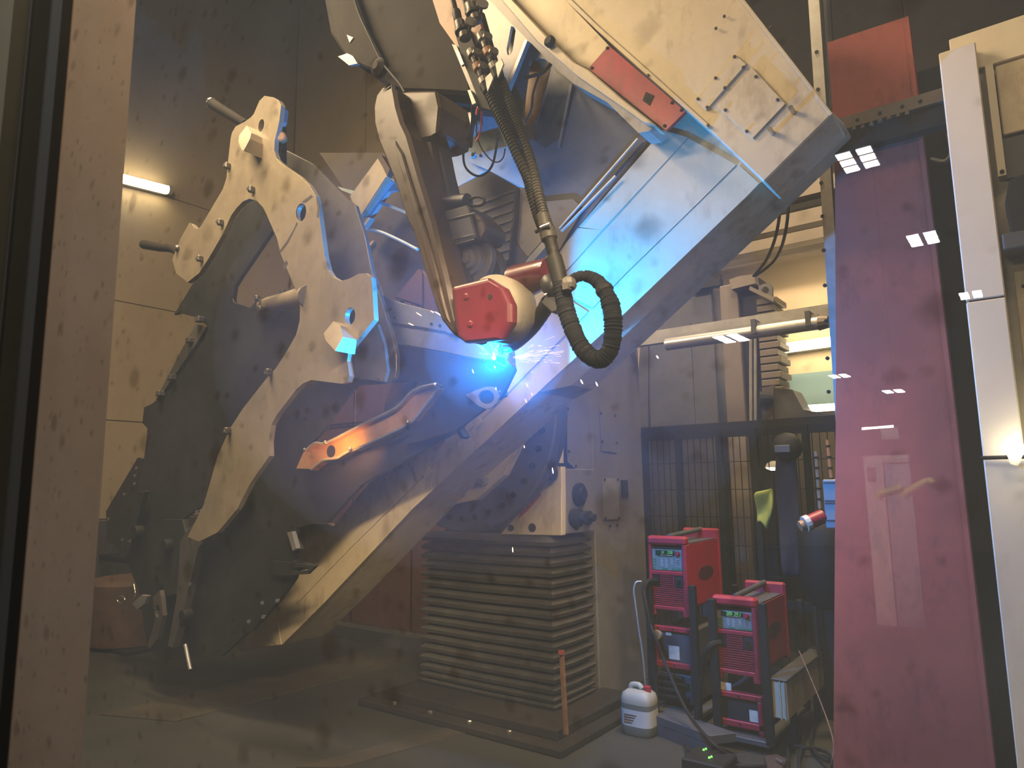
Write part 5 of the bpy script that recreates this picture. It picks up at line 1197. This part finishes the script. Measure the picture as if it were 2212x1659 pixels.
# cables on the floor and on the carts
def cable(P, r, m, name, label):
    o = MB().tube(P, r, 8, 8).build(name, m, smooth=True); return tag(o, label, 'cable')
cable([D(1395, 1300, 4.14), D(1398, 1330, 4.1), D(1415, 1375, 4.05), D(1440, 1440, 3.98), D(1470, 1510, 3.9), D(1500, 1560, 3.8), D(1545, 1610, 3.65), H(1600, 1650, .03), H(1660, 1700, .03)], .010, rubber, 'welding_cable', 'grey welding cable sagging from the farther machine to the floor')
cable([D(1418, 1254, 4.19), D(1400, 1256, 4.13), D(1391, 1275, 4.1), D(1396, 1310, 4.08), D(1404, 1350, 4.08), D(1412, 1420, 4.1), D(1418, 1500, 4.1), H(1420, 1560, .03)], .014, rubber, 'power_cable', 'thick black power cable bent out of the farther machine')
cable([D(1386, 1256, 4.15), D(1374, 1258, 4.13), D(1369, 1275, 4.12), D(1372, 1300, 4.12), D(1380, 1360, 4.12), D(1390, 1430, 4.12), H(1398, 1540, .04)], .006, galv, 'thin_hose', 'thin pale hose looping beside the farther machine')
cable([D(1556, 1388, 4.0), D(1535, 1394, 3.95), D(1522, 1415, 3.95), D(1515, 1450, 4.0), D(1508, 1520, 4.0), H(1505, 1585, .03)], .018, rubber, 'power_cable', 'thick black power cable bent out of the nearer machine')
cable([D(1726, 1406, 4.1), D(1745, 1450, 3.9), D(1770, 1510, 3.75), D(1792, 1570, 3.62), D(1801, 1610, 3.55), D(1796, 1650, 3.5), H(1780, 1700, .02)],   .0032, wood, 'tan_wire', 'thin tan wire curving down beside the red panel')
for k, P in enumerate([[(1480, 1610), (1500, 1630), (1550, 1648), (1620, 1655), (1700, 1650)], [(1690, 1560), (1700, 1600), (1702, 1650), (1690, 1690)], [(1730, 1570), (1735, 1600), (1726, 1640), (1730, 1680)], [(1760, 1560), (1752, 1600), (1765, 1630), (1790, 1645)], [(1700, 1610), (1740, 1615), (1780, 1622), (1800, 1640)]]):
    pts = [H(x, y, .025 + .02 * (i % 2)) for i, (x, y) in enumerate(P)]
    cable(pts, .010, rubber, 'floor_cable', ('black cable on the floor under the green indicator lights', 'dusty cable on the floor below the cream box, running forward', 'dusty cable on the floor in the middle of the tangle', 'bent dusty cable on the floor next to the red panel', 'dusty cable lying across the other cables by the red panel')[k])
q = H(1655, 1648, .0)
t = thing('scrap_block', 'small bent tan metal scrap on the floor before the nearer cart', 'scrap', q)
MB().prism([H(1650, 1632, .06), H(1678, 1628, .06), H(1700, 1640, .06), H(1690, 1660, .06), H(1662, 1668, .06)], (0, 0, -.05)).build('block', brown, t, .004)
MB().tube([H(1678, 1640, .07), H(1692, 1648, .075)], .008, 8).build('shiny_edge', shiny, t)
t = thing('control_pedal', 'black floor unit with four green indicator lights', 'control unit', H(1525, 1625, 0))
q = H(1528, 1632, .08)
MB().box(q.x - .10, q.x + .12, q.y - .10, q.y + .1, 0, .08).build('housing', black, t, .008)
for x, y in ((1520, 1621), (1525, 1619), (1532, 1638), (1537, 1636)):
    q = H(x, y, .085); MB().lathe(q, (0, 0, 1), [(0, .006), (.006, .005), (.009, .001)], 8).build('indicator', ledgreen, t)
# dark heap of a worn mat near the post, lower left
tag(MB().box(-1.62, -1.3, 2.85, 3.0, 0, .02).build('metal_offcut', galv), 'flat grey metal offcut on the floor before the frame', 'offcut')
# ================================================================== welding fume around the arc
fm = bpy.data.materials.new('welding_fume'); fm.use_nodes = True
nt = fm.node_tree; N = nt.nodes; L = nt.links
for n in list(N): N.remove(n)
out = N.new('ShaderNodeOutputMaterial'); vs_ = N.new('ShaderNodeVolumeScatter')
vs_.inputs['Color'].default_value = (0.8, 0.76, 1.0, 1); vs_.inputs['Density'].default_value = 0.03; vs_.inputs['Anisotropy'].default_value = 0.2
L.new(vs_.outputs[0], out.inputs['Volume'])
bm = bmesh.new(); bmesh.ops.create_icosphere(bm, subdivisions=4, radius=1.0)
me = bpy.data.meshes.new('welding_fume'); bm.to_mesh(me); bm.free()
me.materials.append(fm)
o = bpy.data.objects.new('welding_fume', me); COL.objects.link(o); o.location = ARC; o.scale = (1.25, 1.25, 1.0)
tag(o, 'blue lit welding fume drifting around the arc', 'fume', kind='stuff')

fm2 = fm.copy(); fm2.name = 'arc_halo_fume'  # second fume volume put in to give the arc a halo
for n in fm2.node_tree.nodes:
    if n.type == 'VOLUME_SCATTER': n.inputs['Density'].default_value = 0.07
me2 = me.copy(); me2.materials.clear(); me2.materials.append(fm2)
o = bpy.data.objects.new('arc_halo_fume', me2); COL.objects.link(o); o.location = ARC + Vector((0, -.02, .03)); o.scale = (.34, .34, .30)
tag(o, 'small denser fume volume added for the halo right at the arc', 'fume', kind='stuff')
